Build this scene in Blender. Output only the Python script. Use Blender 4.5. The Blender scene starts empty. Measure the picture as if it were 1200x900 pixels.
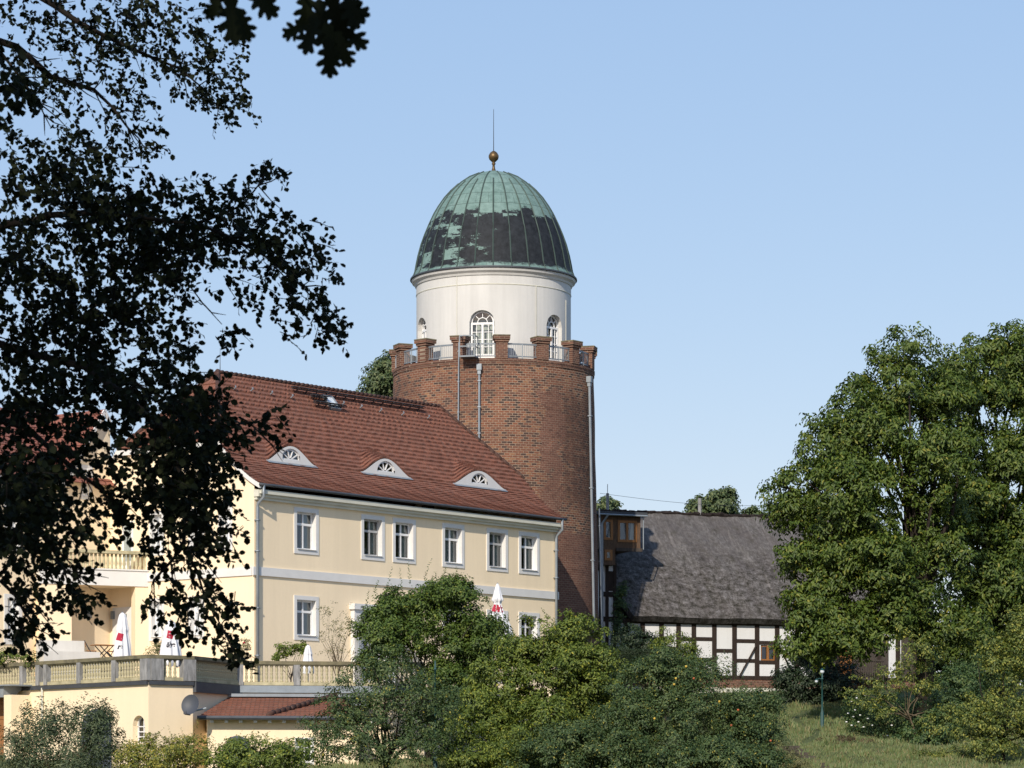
import bpy, math, random
import numpy as np
from mathutils import Vector
R = math.radians
rng = np.random.default_rng(7)
random.seed(7)
SC = bpy.context.scene
COL = SC.collection
# ------------------------------------------------------------------ camera, sky, sun, exposure
F_PX, CX, HY = 3480.0, 600.0, 922.0            # focal length and horizon in pixels of a 1200 x 900 picture
cd = bpy.data.cameras.new('camera'); cam = bpy.data.objects.new('camera', cd); COL.objects.link(cam)
cam.location = (0, 0, 0); cam.rotation_euler = (R(90), 0, 0)
cd.sensor_width = 36; cd.lens = 36 * F_PX / 1200; cd.shift_y = (HY - 450) / 1200
cd.clip_start = .5; cd.clip_end = 6000
cd.dof.use_dof = True; cd.dof.focus_distance = 135; cd.dof.aperture_fstop = 10
SC.camera = cam
SUN_AZ, SUN_EL = 16.0, 33.0                    # degrees left of the line back to the camera, and height
w = bpy.data.worlds.new('World'); SC.world = w; w.use_nodes = True
nt = w.node_tree; bg = nt.nodes['Background']
sky = nt.nodes.new('ShaderNodeTexSky'); sky.sky_type = 'NISHITA'; sky.sun_disc = False
sky.sun_elevation = R(SUN_EL)
sd = Vector((-math.sin(R(SUN_AZ)) * math.cos(R(SUN_EL)), -math.cos(R(SUN_AZ)) * math.cos(R(SUN_EL)), math.sin(R(SUN_EL))))
sky.sun_rotation = math.atan2(sd.x, sd.y)
sky.altitude = 50; sky.air_density = 1.0; sky.dust_density = 0.5; sky.ozone_density = 2.0
tint = nt.nodes.new('ShaderNodeMix'); tint.data_type = 'RGBA'; tint.blend_type = 'MULTIPLY'; tint.inputs[0].default_value = 1
tint.inputs[7].default_value = (.73, .52, .31, 1); nt.links.new(sky.outputs[0], tint.inputs[6])
veil = nt.nodes.new('ShaderNodeMix'); veil.data_type = 'RGBA'; veil.blend_type = 'ADD'; veil.inputs[0].default_value = 1     # thin even high haze
veil.inputs[7].default_value = (1.40, 2.64, 5.1, 1); nt.links.new(tint.outputs[2], veil.inputs[6]); nt.links.new(veil.outputs[2], bg.inputs[0]); bg.inputs[1].default_value = .0895
sl = bpy.data.lights.new('sun', 'SUN'); so = bpy.data.objects.new('sun', sl); COL.objects.link(so)
sl.energy = 3.6; sl.angle = R(.55); sl.color = (1, .9, .76)
so.rotation_euler = sd.to_track_quat('Z', 'Y').to_euler(); so.location = (-40, -40, 60)
SC.view_settings.view_transform = 'Standard'; SC.view_settings.look = 'None'
SC.view_settings.exposure = 0.42; SC.view_settings.gamma = 1.0

# ------------------------------------------------------------------ helpers
def V(*a): return np.array(a, float)
def at(px, py, Y): return V((px - CX) / F_PX * Y, Y, (HY - py) / F_PX * Y)
def zat(py, Y): return (HY - py) / F_PX * Y
def along(px, O, d):                            # distance along a ground line at which it passes pixel column px
    k = (px - CX) / F_PX
    return (k * O[1] - O[0]) / (d[0] - k * d[1])
class MB:
    def __init__(s): s.v = []; s.f = []; s.uv = []
    def add(s, vs, fs, uv=None):
        o = len(s.v); s.v += [tuple(map(float, p)) for p in vs]
        for k, f in enumerate(fs):
            s.f.append(tuple(i + o for i in f))
            s.uv.append([tuple(uv[i]) for i in f] if uv is not None else None)
        return s
    def quad(s, a, b, c, d, uv=None): return s.add([a, b, c, d], [(0, 1, 2, 3)], uv)
    def hexa(s, P):                              # 8 corners: 4 low, 4 high (same order)
        return s.add(P, [(3, 2, 1, 0), (4, 5, 6, 7), (0, 1, 5, 4), (1, 2, 6, 5), (2, 3, 7, 6), (3, 0, 4, 7)])
    def box(s, c, sx, sy, sz, rz=0):             # c is the centre of the base
        ca, sa = math.cos(rz), math.sin(rz); P = []
        for z in (0, sz):
            for x, y in ((-1, -1), (1, -1), (1, 1), (-1, 1)):
                X, Y = x * sx / 2, y * sy / 2
                P.append((c[0] + X * ca - Y * sa, c[1] + X * sa + Y * ca, c[2] + z))
        return s.hexa(P)
    def fbox(s, F, a0, a1, z0, z1, d0, d1):
        return s.hexa([F(a0, z0, d0), F(a1, z0, d0), F(a1, z0, d1), F(a0, z0, d1), F(a0, z1, d0), F(a1, z1, d0), F(a1, z1, d1), F(a0, z1, d1)])
    def bar(s, p, q, wx, wz=None, up=(0, 0, 1)):
        p = V(*p); q = V(*q); wz = wz or wx; d = q - p; d /= np.linalg.norm(d)
        n = np.cross(d, up); 
        if np.linalg.norm(n) < 1e-4: n = V(1, 0, 0)
        n /= np.linalg.norm(n); m = np.cross(n, d)
        c = [(-1, -1), (1, -1), (1, 1), (-1, 1)]
        return s.hexa([p + n * x * wx / 2 + m * y * wz / 2 for x, y in c] + [q + n * x * wx / 2 + m * y * wz / 2 for x, y in c])
    def tube(s, pts, rad, n=6, caps=True):
        pts = [V(*p) for p in pts]; rad = rad if hasattr(rad, '__len__') else [rad] * len(pts)
        vs = []; fs = []
        for i, p in enumerate(pts):
            d = pts[min(i + 1, len(pts) - 1)] - pts[max(i - 1, 0)]; d /= (np.linalg.norm(d) + 1e-9)
            a = np.cross(d, (0, 0, 1)) if abs(d[2]) < .95 else np.cross(d, (0, 1, 0)); a /= np.linalg.norm(a); b = np.cross(a, d)
            for k in range(n):
                t = 2 * math.pi * k / n; vs.append(p + rad[i] * (a * math.cos(t) + b * math.sin(t)))
        for i in range(len(pts) - 1):
            for k in range(n): fs.append((i * n + k, i * n + (k + 1) % n, (i + 1) * n + (k + 1) % n, (i + 1) * n + k))
        if caps: fs.append(tuple(range(n))[::-1]); fs.append(tuple(range((len(pts) - 1) * n, len(pts) * n)))
        return s.add(vs, fs)
    def lathe(s, prof, c=(0, 0, 0), n=24, wob=None, uvs=None):
        vs = []; fs = []; uv = []
        for i, (r, z) in enumerate(prof):
            for k in range(n + 1):
                t = 2 * math.pi * k / n; rr = r * (wob(t, i) if wob else 1)
                vs.append((c[0] + rr * math.cos(t), c[1] + rr * math.sin(t), c[2] + z)); uv.append((k / n * (uvs or 1), z))
        for i in range(len(prof) - 1):
            for k in range(n): fs.append((i * (n + 1) + k, i * (n + 1) + k + 1, (i + 1) * (n + 1) + k + 1, (i + 1) * (n + 1) + k))
        return s.add(vs, fs, uv)
    def build(s, name, mat, parent=None, smooth=False):
        off = base_of(parent)
        me = bpy.data.meshes.new(name)
        me.from_pydata([(x - off[0], y - off[1], z - off[2]) for x, y, z in s.v], [], s.f)
        if any(u is not None for u in s.uv):
            l = me.uv_layers.new(name='UVMap'); flat = []
            for f, u in zip(s.f, s.uv):
                for i in range(len(f)): flat += u[i] if u else (0, 0)
            l.data.foreach_set('uv', flat)
        if smooth: me.polygons.foreach_set('use_smooth', [True] * len(me.polygons))
        me.materials.append(mat); me.update()
        o = bpy.data.objects.new(name, me); COL.objects.link(o)
        if parent: o.parent = parent
        return o
def base_of(o):
    p = V(0, 0, 0)
    while o is not None: p = p + V(*o.location); o = o.parent
    return p
def tag(o, label, cat, group=None, kind=None):
    o['label'] = label; o['category'] = cat
    if group: o['group'] = group
    if kind: o['kind'] = kind
    return o
def thing(name, loc, label, cat, group=None):
    o = bpy.data.objects.new(name, None); COL.objects.link(o); o.location = tuple(map(float, loc)); o.empty_display_size = .3
    return tag(o, label, cat, group)
def copy_tree(o, parent=None):
    c = o.copy(); COL.objects.link(c)
    if parent: c.parent = parent
    for ch in list(o.children): copy_tree(ch, c)
    return c

# ------------------------------------------------------------------ materials
def new_mat(name, rough=.8, spec=.3):
    m = bpy.data.materials.new(name); m.use_nodes = True; b = m.node_tree.nodes['Principled BSDF']
    b.inputs['Roughness'].default_value = rough; b.inputs['Specular IOR Level'].default_value = spec
    return m, m.node_tree, b
def N(t, typ, **kw):
    n = t.nodes.new(typ)
    for k, v in kw.items(): setattr(n, k, v)
    return n
def mixc(t, fac, a, b, blend='MIX'):
    m = N(t, 'ShaderNodeMix', data_type='RGBA', blend_type=blend)
    for sock, val in ((m.inputs[0], fac), (m.inputs[6], a), (m.inputs[7], b)):
        if isinstance(val, bpy.types.NodeSocket): t.links.new(val, sock)
        elif isinstance(val, (int, float)): sock.default_value = val
        else: sock.default_value = (*val, 1)
    return m.outputs[2]
def ramp(t, src, stops):
    r = N(t, 'ShaderNodeValToRGB'); e = r.color_ramp.elements
    while len(e) < len(stops): e.new(.5)
    for el, (p, c) in zip(e, stops): el.position = p; el.color = (*c, 1) if hasattr(c, '__len__') else (c, c, c, 1)
    t.links.new(src, r.inputs[0]); return r.outputs[0]
def coords(t, kind='Object', scale=(1, 1, 1)):
    tc = N(t, 'ShaderNodeTexCoord'); mp = N(t, 'ShaderNodeMapping'); mp.inputs['Scale'].default_value = scale
    t.links.new(tc.outputs[kind], mp.inputs[0]); return mp.outputs[0]
def noise(t, vec, scale, detail=4, rough=.6):
    n = N(t, 'ShaderNodeTexNoise'); n.inputs['Scale'].default_value = scale; n.inputs['Detail'].default_value = detail
    n.inputs['Roughness'].default_value = rough; t.links.new(vec, n.inputs['Vector']); return n.outputs['Fac']
def bump(t, b, h, dist=.02, st=.6):
    n = N(t, 'ShaderNodeBump'); n.inputs['Distance'].default_value = dist; n.inputs['Strength'].default_value = st
    t.links.new(h, n.inputs['Height']); t.links.new(n.outputs[0], b.inputs['Normal'])
def plain(name, c, rough=.7, spec=.3, var=.12, scale=2.0, metal=0, dirt=None, stretch=(1, 1, 1), bmp=0.0):
    m, t, b = new_mat(name, rough, spec); co = coords(t, 'Object', stretch)
    n = noise(t, co, scale, 6, .65)
    dark = tuple(x * (1 - var) for x in (dirt or c)) if dirt else tuple(x * (1 - 2 * var) for x in c)
    f = ramp(t, n, [(.3, 0), (.7, 1)])
    t.links.new(mixc(t, f, dark, c), b.inputs['Base Color']); b.inputs['Metallic'].default_value = metal
    if bmp: bump(t, b, noise(t, co, scale * 12, 4), bmp)
    return m
M = {}
def plaster(name, c, streak=.10):
    m, t, b = new_mat(name, .88, .2)
    big = noise(t, coords(t, 'Object', (.35, .35, .25)), 1.0, 5)
    st = noise(t, coords(t, 'Object', (2.2, 2.2, .12)), 1.0, 5, .7)
    fine = noise(t, coords(t), 9, 5)
    a = mixc(t, ramp(t, big, [(.35, 0), (.7, 1)]), tuple(x * (1 - streak * .8) for x in c), c)
    a = mixc(t, ramp(t, st, [(.25, .5), (.6, 0)]), a, tuple(x * (1 - streak * 2.2) for x in c))
    t.links.new(mixc(t, ramp(t, fine, [(.3, .12), (.6, 0)]), a, tuple(x * .8 for x in c)), b.inputs['Base Color'])
    bump(t, b, fine, .01, .4); return m
M['yellow'] = plaster('yellow_plaster', (.91, .755, .535), .07)
M['white_plaster'] = plaster('white_plaster', (.62, .615, .595), .14)
M['infill'] = plaster('lime_infill', (.70, .71, .72), .09)
M['trim'] = plain('white_trim', (.70, .695, .68), .7, .3, .05, 1.5)
M['cornice'] = plain('cornice_paint', (.66, .65, .56), .75, .3, .1, 1.0, stretch=(1, 1, 4))
M['frame'] = plain('window_paint', (.80, .80, .80), .45, .4, .03)
M['frame_grey'] = plain('grey_window_paint', (.42, .42, .42), .5, .4, .05)
M['curtain'] = plain('curtain_cloth', (.62, .62, .56), .9, .1, .12, 6, stretch=(3, 3, .2))
M['zinc'] = plain('zinc_sheet', (.30, .34, .38), .5, .5, .12, 2.0, metal=.35)
M['zinc_dark'] = plain('dark_lead_sheet', (.07, .078, .092), .6, .4, .15, 2.5, metal=.2)
M['rail_metal'] = plain('galvanised_steel', (.22, .25, .28), .5, .5, .1, 3, metal=.3)
M['iron'] = plain('dark_iron', (.035, .035, .04), .6, .4, .1)
M['oak_timber'] = plain('old_timber', (.045, .032, .026), .85, .2, .25, 3, stretch=(6, 6, 1), bmp=.02)
M['grey_timber'] = plain('weathered_boards', (.09, .075, .065), .85, .2, .25, 3, stretch=(6, 6, 1), bmp=.02)
M['brown_boards'] = plain('brown_boards', (.15, .095, .062), .8, .2, .25, 3, stretch=(6, 6, 1), bmp=.02)
M['honey'] = plain('varnished_wood', (.33, .145, .045), .5, .4, .15, 5)
M['door_wood'] = plain('garage_wood', (.36, .17, .07), .6, .3, .2, 2, stretch=(1, 1, 8))
M['gold'] = plain('tarnished_gilding', (.19, .12, .05), .45, .5, .3, 3, metal=.6)
M['green_paint'] = plain('dark_green_paint', (.02, .07, .068), .45, .4, .1)
M['lamp_glass'] = plain('opal_glass', (.6, .65, .7), .2, .5, .03)
M['stone'] = plain('sandstone', (.56, .50, .33), .85, .2, .22, 2.2, dirt=(.36, .33, .21), bmp=.02)
M['stone_rail'] = plain('lichened_coping', (.24, .215, .13), .9, .2, .3, 2.0, dirt=(.13, .12, .09), bmp=.02)
M['post_stone'] = plain('grey_weathered_stone', (.36, .36, .36), .9, .2, .28, 2.4, dirt=(.20, .20, .20), stretch=(3, 3, .7), bmp=.02)
M['canvas'] = plain('white_canvas', (.74, .75, .78), .85, .2, .08, 6)
M['red_print'] = plain('red_print', (.42, .03, .06), .8, .2, .1)
M['black_print'] = plain('black_print', (.03, .03, .04), .8, .2, .1)
M['dark_room'] = plain('dark_interior', (.03, .03, .03), .9, .1, .1)  # near-black colour that paints unlit space behind glass
M['dish'] = plain('grey_dish_paint', (.055, .062, .078), .55, .4, .08)
M['shutter'] = plain('slate_blue_shutter', (.11, .13, .165), .6, .3, .3, 5)
M['bark'] = plain('bark', (.06, .05, .042), .95, .1, .35, 4, stretch=(3, 3, .6), bmp=.04)
M['pale_bark'] = plain('pale_twigs', (.17, .135, .09), .95, .1, .3, 4)
M['dark_bark'] = plain('dark_twigs', (.025, .021, .018), .95, .1, .3, 4)
def glass_mat():
    m = bpy.data.materials.new('window_glass'); m.use_nodes = True; t = m.node_tree; t.nodes.clear()
    o = N(t, 'ShaderNodeOutputMaterial'); g = N(t, 'ShaderNodeBsdfGlossy'); g.inputs['Roughness'].default_value = .03
    g.inputs['Color'].default_value = (.9, .95, 1, 1)
    tr = N(t, 'ShaderNodeBsdfTransparent'); tr.inputs['Color'].default_value = (.8, .85, .85, 1); lw = N(t, 'ShaderNodeFresnel'); lw.inputs['IOR'].default_value = 1.5
    ad = N(t, 'ShaderNodeMath', operation='ADD'); ad.inputs[1].default_value = .06; t.links.new(lw.outputs[0], ad.inputs[0])
    mx = N(t, 'ShaderNodeMixShader'); t.links.new(ad.outputs[0], mx.inputs[0]); t.links.new(tr.outputs[0], mx.inputs[1]); t.links.new(g.outputs[0], mx.inputs[2])
    t.links.new(mx.outputs[0], o.inputs[0]); return m
M['glass'] = glass_mat()
def tile_mat(name, c1, c2, dark, tw=.18):
    m, t, b = new_mat(name, .8, .25); tc = N(t, 'ShaderNodeTexCoord')
    br = N(t, 'ShaderNodeTexBrick'); br.offset = .5; t.links.new(tc.outputs['UV'], br.inputs['Vector'])
    for k, v in (('Scale', 1), ('Mortar Size', .012), ('Brick Width', tw), ('Row Height', 1.0), ('Bias', 0), ('Mortar Smooth', .3)): br.inputs[k].default_value = v
    br.inputs['Color1'].default_value = (*c1, 1); br.inputs['Color2'].default_value = (*c2, 1); br.inputs['Mortar'].default_value = (*dark, 1)
    co = coords(t); big = noise(t, co, .55, 6, .7); fine = noise(t, co, 6, 4)
    a = mixc(t, ramp(t, big, [(.36, .35), (.62, 0)]), br.outputs['Color'], tuple(x * .55 for x in c2))
    a = mixc(t, ramp(t, fine, [(.5, 0), (.75, .35)]), a, (.28, .2, .16))
    t.links.new(a, b.inputs['Base Color']); bump(t, b, fine, .01, .5); return m
M['tiles'] = tile_mat('clay_tiles', (.255, .102, .064), (.195, .083, .056), (.055, .03, .024))
M['tiles_bright'] = tile_mat('bright_clay_tiles', (.30, .115, .08), (.22, .085, .062), (.09, .04, .03))  # brighter tile colours than the manor roof
def brick_mat():
    m, t, b = new_mat('tower_brick', .9, .15); tc = N(t, 'ShaderNodeTexCoord')
    br = N(t, 'ShaderNodeTexBrick'); br.offset = .5; t.links.new(tc.outputs['UV'], br.inputs['Vector'])
    for k, v in (('Scale', 1), ('Mortar Size', .012), ('Brick Width', .27), ('Row Height', .115), ('Bias', -.1), ('Mortar Smooth', .2)): br.inputs[k].default_value = v
    br.inputs['Color1'].default_value = (.31, .125, .068, 1); br.inputs['Color2'].default_value = (.135, .064, .046, 1); br.inputs['Mortar'].default_value = (.40, .31, .23, 1)
    sm = N(t, 'ShaderNodeTexBrick'); sm.offset = .5; t.links.new(tc.outputs['UV'], sm.inputs['Vector'])
    for k, v in (('Scale', 1), ('Mortar Size', .010), ('Brick Width', .26), ('Row Height', .11), ('Bias', 0)): sm.inputs[k].default_value = v
    sm.inputs['Color1'].default_value = (.23, .112, .078, 1); sm.inputs['Color2'].default_value = (.15, .074, .056, 1); sm.inputs['Mortar'].default_value = (.30, .22, .17, 1)
    def rnd(w_, h_, stops, dark, src):
        q = N(t, 'ShaderNodeTexBrick'); q.offset = .5; t.links.new(tc.outputs['UV'], q.inputs['Vector'])
        for k, v in (('Scale', 1), ('Mortar Size', 0), ('Brick Width', w_), ('Row Height', h_), ('Bias', 0)): q.inputs[k].default_value = v
        q.inputs['Color1'].default_value = (0, 0, 0, 1); q.inputs['Color2'].default_value = (1, 1, 1, 1)
        f = N(t, 'ShaderNodeMath', operation='MULTIPLY'); t.links.new(ramp(t, q.outputs['Color'], stops), f.inputs[0]); iv = N(t, 'ShaderNodeMath', operation='SUBTRACT'); iv.inputs[0].default_value = 1; t.links.new(br.outputs['Fac'], iv.inputs[1]); t.links.new(iv.outputs[0], f.inputs[1])
        return mixc(t, f.outputs[0], src, dark)
    brc = rnd(.27, .115, [(.22, 1), (.42, 0)], (.062, .045, .040), br.outputs['Color'])
    brc = rnd(.27, .115, [(.86, 0), (.94, .7)], (.36, .19, .10), brc)
    smc = rnd(.26, .11, [(.08, .8), (.2, 0)], (.07, .04, .035), sm.outputs['Color'])
    sp = N(t, 'ShaderNodeSeparateXYZ'); t.links.new(tc.outputs['UV'], sp.inputs[0])
    big = noise(t, coords(t, 'UV'), .42, 6, .65)
    def band(sock, lo, hi, soft, wob):
        a = N(t, 'ShaderNodeMath', operation='MULTIPLY_ADD'); t.links.new(big, a.inputs[0]); a.inputs[1].default_value = wob; t.links.new(sock, a.inputs[2])
        r = N(t, 'ShaderNodeMapRange'); r.interpolation_type = 'SMOOTHSTEP'; t.links.new(a.outputs[0], r.inputs[0])
        r.inputs[1].default_value = lo - soft; r.inputs[2].default_value = lo + soft
        r2 = N(t, 'ShaderNodeMapRange'); r2.interpolation_type = 'SMOOTHSTEP'; t.links.new(a.outputs[0], r2.inputs[0])
        r2.inputs[1].default_value = hi - soft; r2.inputs[2].default_value = hi + soft; r2.inputs[3].default_value = 1; r2.inputs[4].default_value = 0
        mu = N(t, 'ShaderNodeMath', operation='MULTIPLY'); t.links.new(r.outputs[0], mu.inputs[0]); t.links.new(r2.outputs[0], mu.inputs[1]); return mu.outputs[0]
    def both(a, c):
        mu = N(t, 'ShaderNodeMath', operation='MULTIPLY'); t.links.new(a, mu.inputs[0]); t.links.new(c, mu.inputs[1]); return mu.outputs[0]
    U, Z = sp.outputs[0], sp.outputs[1]
    # repairs: a strip of newer pinkish brick, a redder skirt low down
    rep = both(band(U, 2.35 + 2.2, 3.25 + 2.2, .04, 4.4), band(Z, 14.0, 20.3, .08, 1.6))
    low = both(band(U, .9 + .8, 20, .15, 1.6), band(Z, -5, 14.3, .25, 3.2))
    a = mixc(t, rep, brc, smc)
    a = mixc(t, low, a, smc)
    dk = both(band(U, 4.4, 7.8, .15, 1.5), band(Z, 14.6, 20, .5, 1.5))
    a = mixc(t, both(dk, ramp(t, noise(t, coords(t, 'UV'), 2.5, 4), [(.35, .25), (.6, .75)])), a, (.055, .035, .03))
    dk2 = both(band(U, .5, 3.6, .3, 1.5), band(Z, 7.0, 10.2, .2, 1.2))
    a = mixc(t, both(dk2, ramp(t, noise(t, coords(t, 'UV'), 3.5, 4), [(.4, .2), (.6, .8)])), a, (.06, .035, .03))
    a = mixc(t, ramp(t, big, [(.42, .4), (.6, 0)]), a, (.11, .062, .048))
    st = noise(t, coords(t, 'UV', (1.6, .12, 1)), 1.0, 5, .7)
    a = mixc(t, ramp(t, st, [(.55, 0), (.75, .4)]), a, (.09, .055, .045))
    fine = noise(t, coords(t, 'UV'), 14, 3)
    a = mixc(t, ramp(t, fine, [(.35, .45), (.6, 0)]), a, (.07, .035, .028))
    t.links.new(a, b.inputs['Base Color'])
    hb = N(t, 'ShaderNodeMath', operation='SUBTRACT'); hb.inputs[0].default_value = 1; t.links.new(br.outputs['Fac'], hb.inputs[1]); bump(t, b, hb.outputs[0], .03, .5)
    return m
M['brick'] = brick_mat()
def pier_brick():
    m, t, b = new_mat('pier_brick', .9, .15); co = coords(t, 'Object', (1, 1, 1))
    sp = N(t, 'ShaderNodeSeparateXYZ'); t.links.new(co, sp.inputs[0])
    ad = N(t, 'ShaderNodeMath', operation='ADD'); t.links.new(sp.outputs[0], ad.inputs[0]); t.links.new(sp.outputs[1], ad.inputs[1])
    cb = N(t, 'ShaderNodeCombineXYZ'); t.links.new(ad.outputs[0], cb.inputs[0]); t.links.new(sp.outputs[2], cb.inputs[1])
    br = N(t, 'ShaderNodeTexBrick'); br.offset = .5; t.links.new(cb.outputs[0], br.inputs['Vector'])
    for k, v in (('Scale', 1), ('Mortar Size', .008), ('Brick Width', .26), ('Row Height', .10), ('Bias', 0)): br.inputs[k].default_value = v
    br.inputs['Color1'].default_value = (.19, .09, .06, 1); br.inputs['Color2'].default_value = (.09, .046, .037, 1); br.inputs['Mortar'].default_value = (.30, .24, .18, 1)
    t.links.new(mixc(t, ramp(t, noise(t, co, 3, 4), [(.4, .4), (.6, 0)]), br.outputs['Color'], (.09, .05, .04)), b.inputs['Base Color']); return m
M['pier_brick'] = pier_brick()
def copper_mat():
    m, t, b = new_mat('patinated_copper', .68, .18); tc = N(t, 'ShaderNodeTexCoord')
    sp = N(t, 'ShaderNodeSeparateXYZ'); t.links.new(tc.outputs['UV'], sp.inputs[0])
    cells = N(t, 'ShaderNodeTexBrick'); cells.offset = .37; t.links.new(tc.outputs['UV'], cells.inputs['Vector'])
    for k, v in (('Scale', 1), ('Mortar Size', .012), ('Brick Width', 1.0), ('Row Height', .58), ('Bias', 0)): cells.inputs[k].default_value = v
    cells.inputs['Color1'].default_value = (0, 0, 0, 1); cells.inputs['Color2'].default_value = (1, 1, 1, 1); cells.inputs['Mortar'].default_value = (.5, .5, .5, 1)
    nz = noise(t, coords(t, 'UV', (.5, 1.2, 1)), 1.6, 7, .75)
    def mad(x, m1, c):
        a = N(t, 'ShaderNodeMath', operation='MULTIPLY_ADD'); t.links.new(x, a.inputs[0]); a.inputs[1].default_value = m1
        if isinstance(c, bpy.types.NodeSocket): t.links.new(c, a.inputs[2])
        else: a.inputs[2].default_value = c
        return a.outputs[0]
    # u counts panels (36 round); the weather side has lost its patina
    h = mad(sp.outputs[1], 1.0, 0); h = mad(cells.outputs['Color'], .5, h); h = mad(nz, 1.45, h)
    top = N(t, 'ShaderNodeMapRange'); t.links.new(h, top.inputs[0]); top.inputs[1].default_value = 29.45; top.inputs[2].default_value = 29.53
    low = N(t, 'ShaderNodeMapRange'); h2 = mad(sp.outputs[1], 1.0, 0); h2 = mad(nz, 1.0, h2); t.links.new(h2, low.inputs[0]); low.inputs[1].default_value = 26.36; low.inputs[2].default_value = 26.25
    # patchy strip on the left of the dark zone
    u2 = mad(nz, 3.0, sp.outputs[0]); u2 = mad(cells.outputs['Color'], 2.2, u2)
    lf = N(t, 'ShaderNodeMapRange'); t.links.new(u2, lf.inputs[0]); lf.inputs[1].default_value = 22.9; lf.inputs[2].default_value = 22.6
    vb = noise(t, coords(t, 'UV', (.9, 2.6, 1)), 1.0, 5, .8)
    lf2 = N(t, 'ShaderNodeMath', operation='MULTIPLY'); t.links.new(lf.outputs[0], lf2.inputs[0]); t.links.new(ramp(t, mad(cells.outputs['Color'], .26, mad(vb, 1.5, -.37)), [(.545, 0), (.575, 1)]), lf2.inputs[1])
    mx = N(t, 'ShaderNodeMath', operation='MAXIMUM'); t.links.new(top.outputs[0], mx.inputs[0]); t.links.new(low.outputs[0], mx.inputs[1])
    mx2 = N(t, 'ShaderNodeMath', operation='MAXIMUM'); t.links.new(mx.outputs[0], mx2.inputs[0]); t.links.new(lf2.outputs[0], mx2.inputs[1])
    fn = noise(t, coords(t), 3.5, 6, .7)
    green = mixc(t, ramp(t, fn, [(.35, 0), (.65, 1)]), (.095, .16, .145), (.165, .255, .235))
    green = mixc(t, mad(cells.outputs['Color'], .35, 0), green, (.215, .305, .285))
    green = mixc(t, mad(cells.outputs['Fac'], .75, 0), green, (.03, .04, .035))
    black = mixc(t, ramp(t, fn, [(.35, 0), (.65, 1)]), (.011, .013, .016), (.026, .030, .036))
    t.links.new(mixc(t, mx2.outputs[0], black, green), b.inputs['Base Color']); bump(t, b, fn, .01, .4); return m
M['copper'] = copper_mat()
def N_map(t, sock, lo, hi):
    q = N(t, 'ShaderNodeMapRange'); t.links.new(sock, q.inputs[0]); q.inputs[1].default_value = lo; q.inputs[2].default_value = hi; return q.outputs[0]
def thatch_mat():
    m, t, b = new_mat('grey_thatch', .97, .08); tc = N(t, 'ShaderNodeTexCoord')
    st = noise(t, coords(t, 'UV', (6, 2.2, 1)), 1.0, 8, .85); big = noise(t, coords(t, 'UV', (.5, .35, 1)), 1.0, 5, .65)
    mid = noise(t, coords(t, 'UV', (1.6, 1.5, 1)), 1.0, 6, .8)
    a = ramp(t, st, [(.28, (.03, .027, .027)), (.5, (.125, .116, .112)), (.72, (.27, .258, .25))])
    a = mixc(t, ramp(t, big, [(.4, .55), (.62, 0)]), a, (.075, .066, .066))
    a = mixc(t, ramp(t, mid, [(.52, 0), (.66, .6)]), a, (.045, .042, .028))
    a = mixc(t, ramp(t, noise(t, coords(t, 'UV', (3, .25, 1)), 1.0, 4), [(.58, 0), (.75, .45)]), a, (.24, .22, .21))
    sv = N(t, 'ShaderNodeSeparateXYZ'); t.links.new(tc.outputs['UV'], sv.inputs[0])
    wv = N(t, 'ShaderNodeMath', operation='MULTIPLY_ADD'); t.links.new(big, wv.inputs[0]); wv.inputs[1].default_value = 5; t.links.new(sv.outputs[1], wv.inputs[2])
    lowm = ramp(t, N_map(t, wv.outputs[0], 5.6, 8.2), [(0, 1), (1, .12)])
    blot = noise(t, coords(t, 'UV', (2.4, 3.2, 1)), 1.0, 9, .85)
    fl = N(t, 'ShaderNodeMath', operation='MULTIPLY'); t.links.new(ramp(t, blot, [(.40, 1), (.52, 0)]), fl.inputs[0]); t.links.new(lowm, fl.inputs[1]); a = mixc(t, fl.outputs[0], a, (.022, .021, .015))
    fl2 = N(t, 'ShaderNodeMath', operation='MULTIPLY'); t.links.new(ramp(t, blot, [(.54, 0), (.64, .8)]), fl2.inputs[0]); t.links.new(lowm, fl2.inputs[1]); a = mixc(t, fl2.outputs[0], a, (.25, .24, .245))
    t.links.new(a, b.inputs['Base Color']); bump(t, b, st, .07, .9); return m
M['thatch'] = thatch_mat()
M['ridge_heather'] = plain('dark_ridge_heather', (.05, .04, .038), .97, .05, .4, 5, bmp=.05)
def leaf_mat(name, stops, trans=.20, rough=.5, spec=.3):
    m, t, b = new_mat(name, rough, spec); o = t.nodes['Material Output']
    g = N(t, 'ShaderNodeNewGeometry'); c = ramp(t, g.outputs['Random Per Island'], stops); c = mixc(t, ramp(t, noise(t, coords(t), 1.3, 3), [(.40, .5), (.58, 0)]), c, mixc(t, 1.0, c, (.55, .66, .60), 'MULTIPLY')); t.links.new(c, b.inputs['Base Color'])  # noise-darkened patches put deeper shade between clumps into the leaf colour
    tr = N(t, 'ShaderNodeBsdfTranslucent'); c2 = mixc(t, 1.0, c, (1.25, 1.3, .55), 'MULTIPLY'); t.links.new(c2, tr.inputs['Color'])
    mx = N(t, 'ShaderNodeMixShader'); mx.inputs[0].default_value = trans; t.links.new(b.outputs[0], mx.inputs[1]); t.links.new(tr.outputs[0], mx.inputs[2]); t.links.new(mx.outputs[0], o.inputs[0])
    return m
M['lf_walnut'] = leaf_mat('walnut_leaf', [(0, (0.040, 0.071, 0.012)), (.5, (0.075, 0.117, 0.018)), (.93, (0.122, 0.158, 0.024)), (1, (0.220, 0.205, 0.030))])
M['lf_dark'] = leaf_mat('dark_leaf', [(0, (0.033, 0.067, 0.025)), (.6, (0.062, 0.110, 0.037)), (1, (0.129, 0.166, 0.046))])
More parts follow.
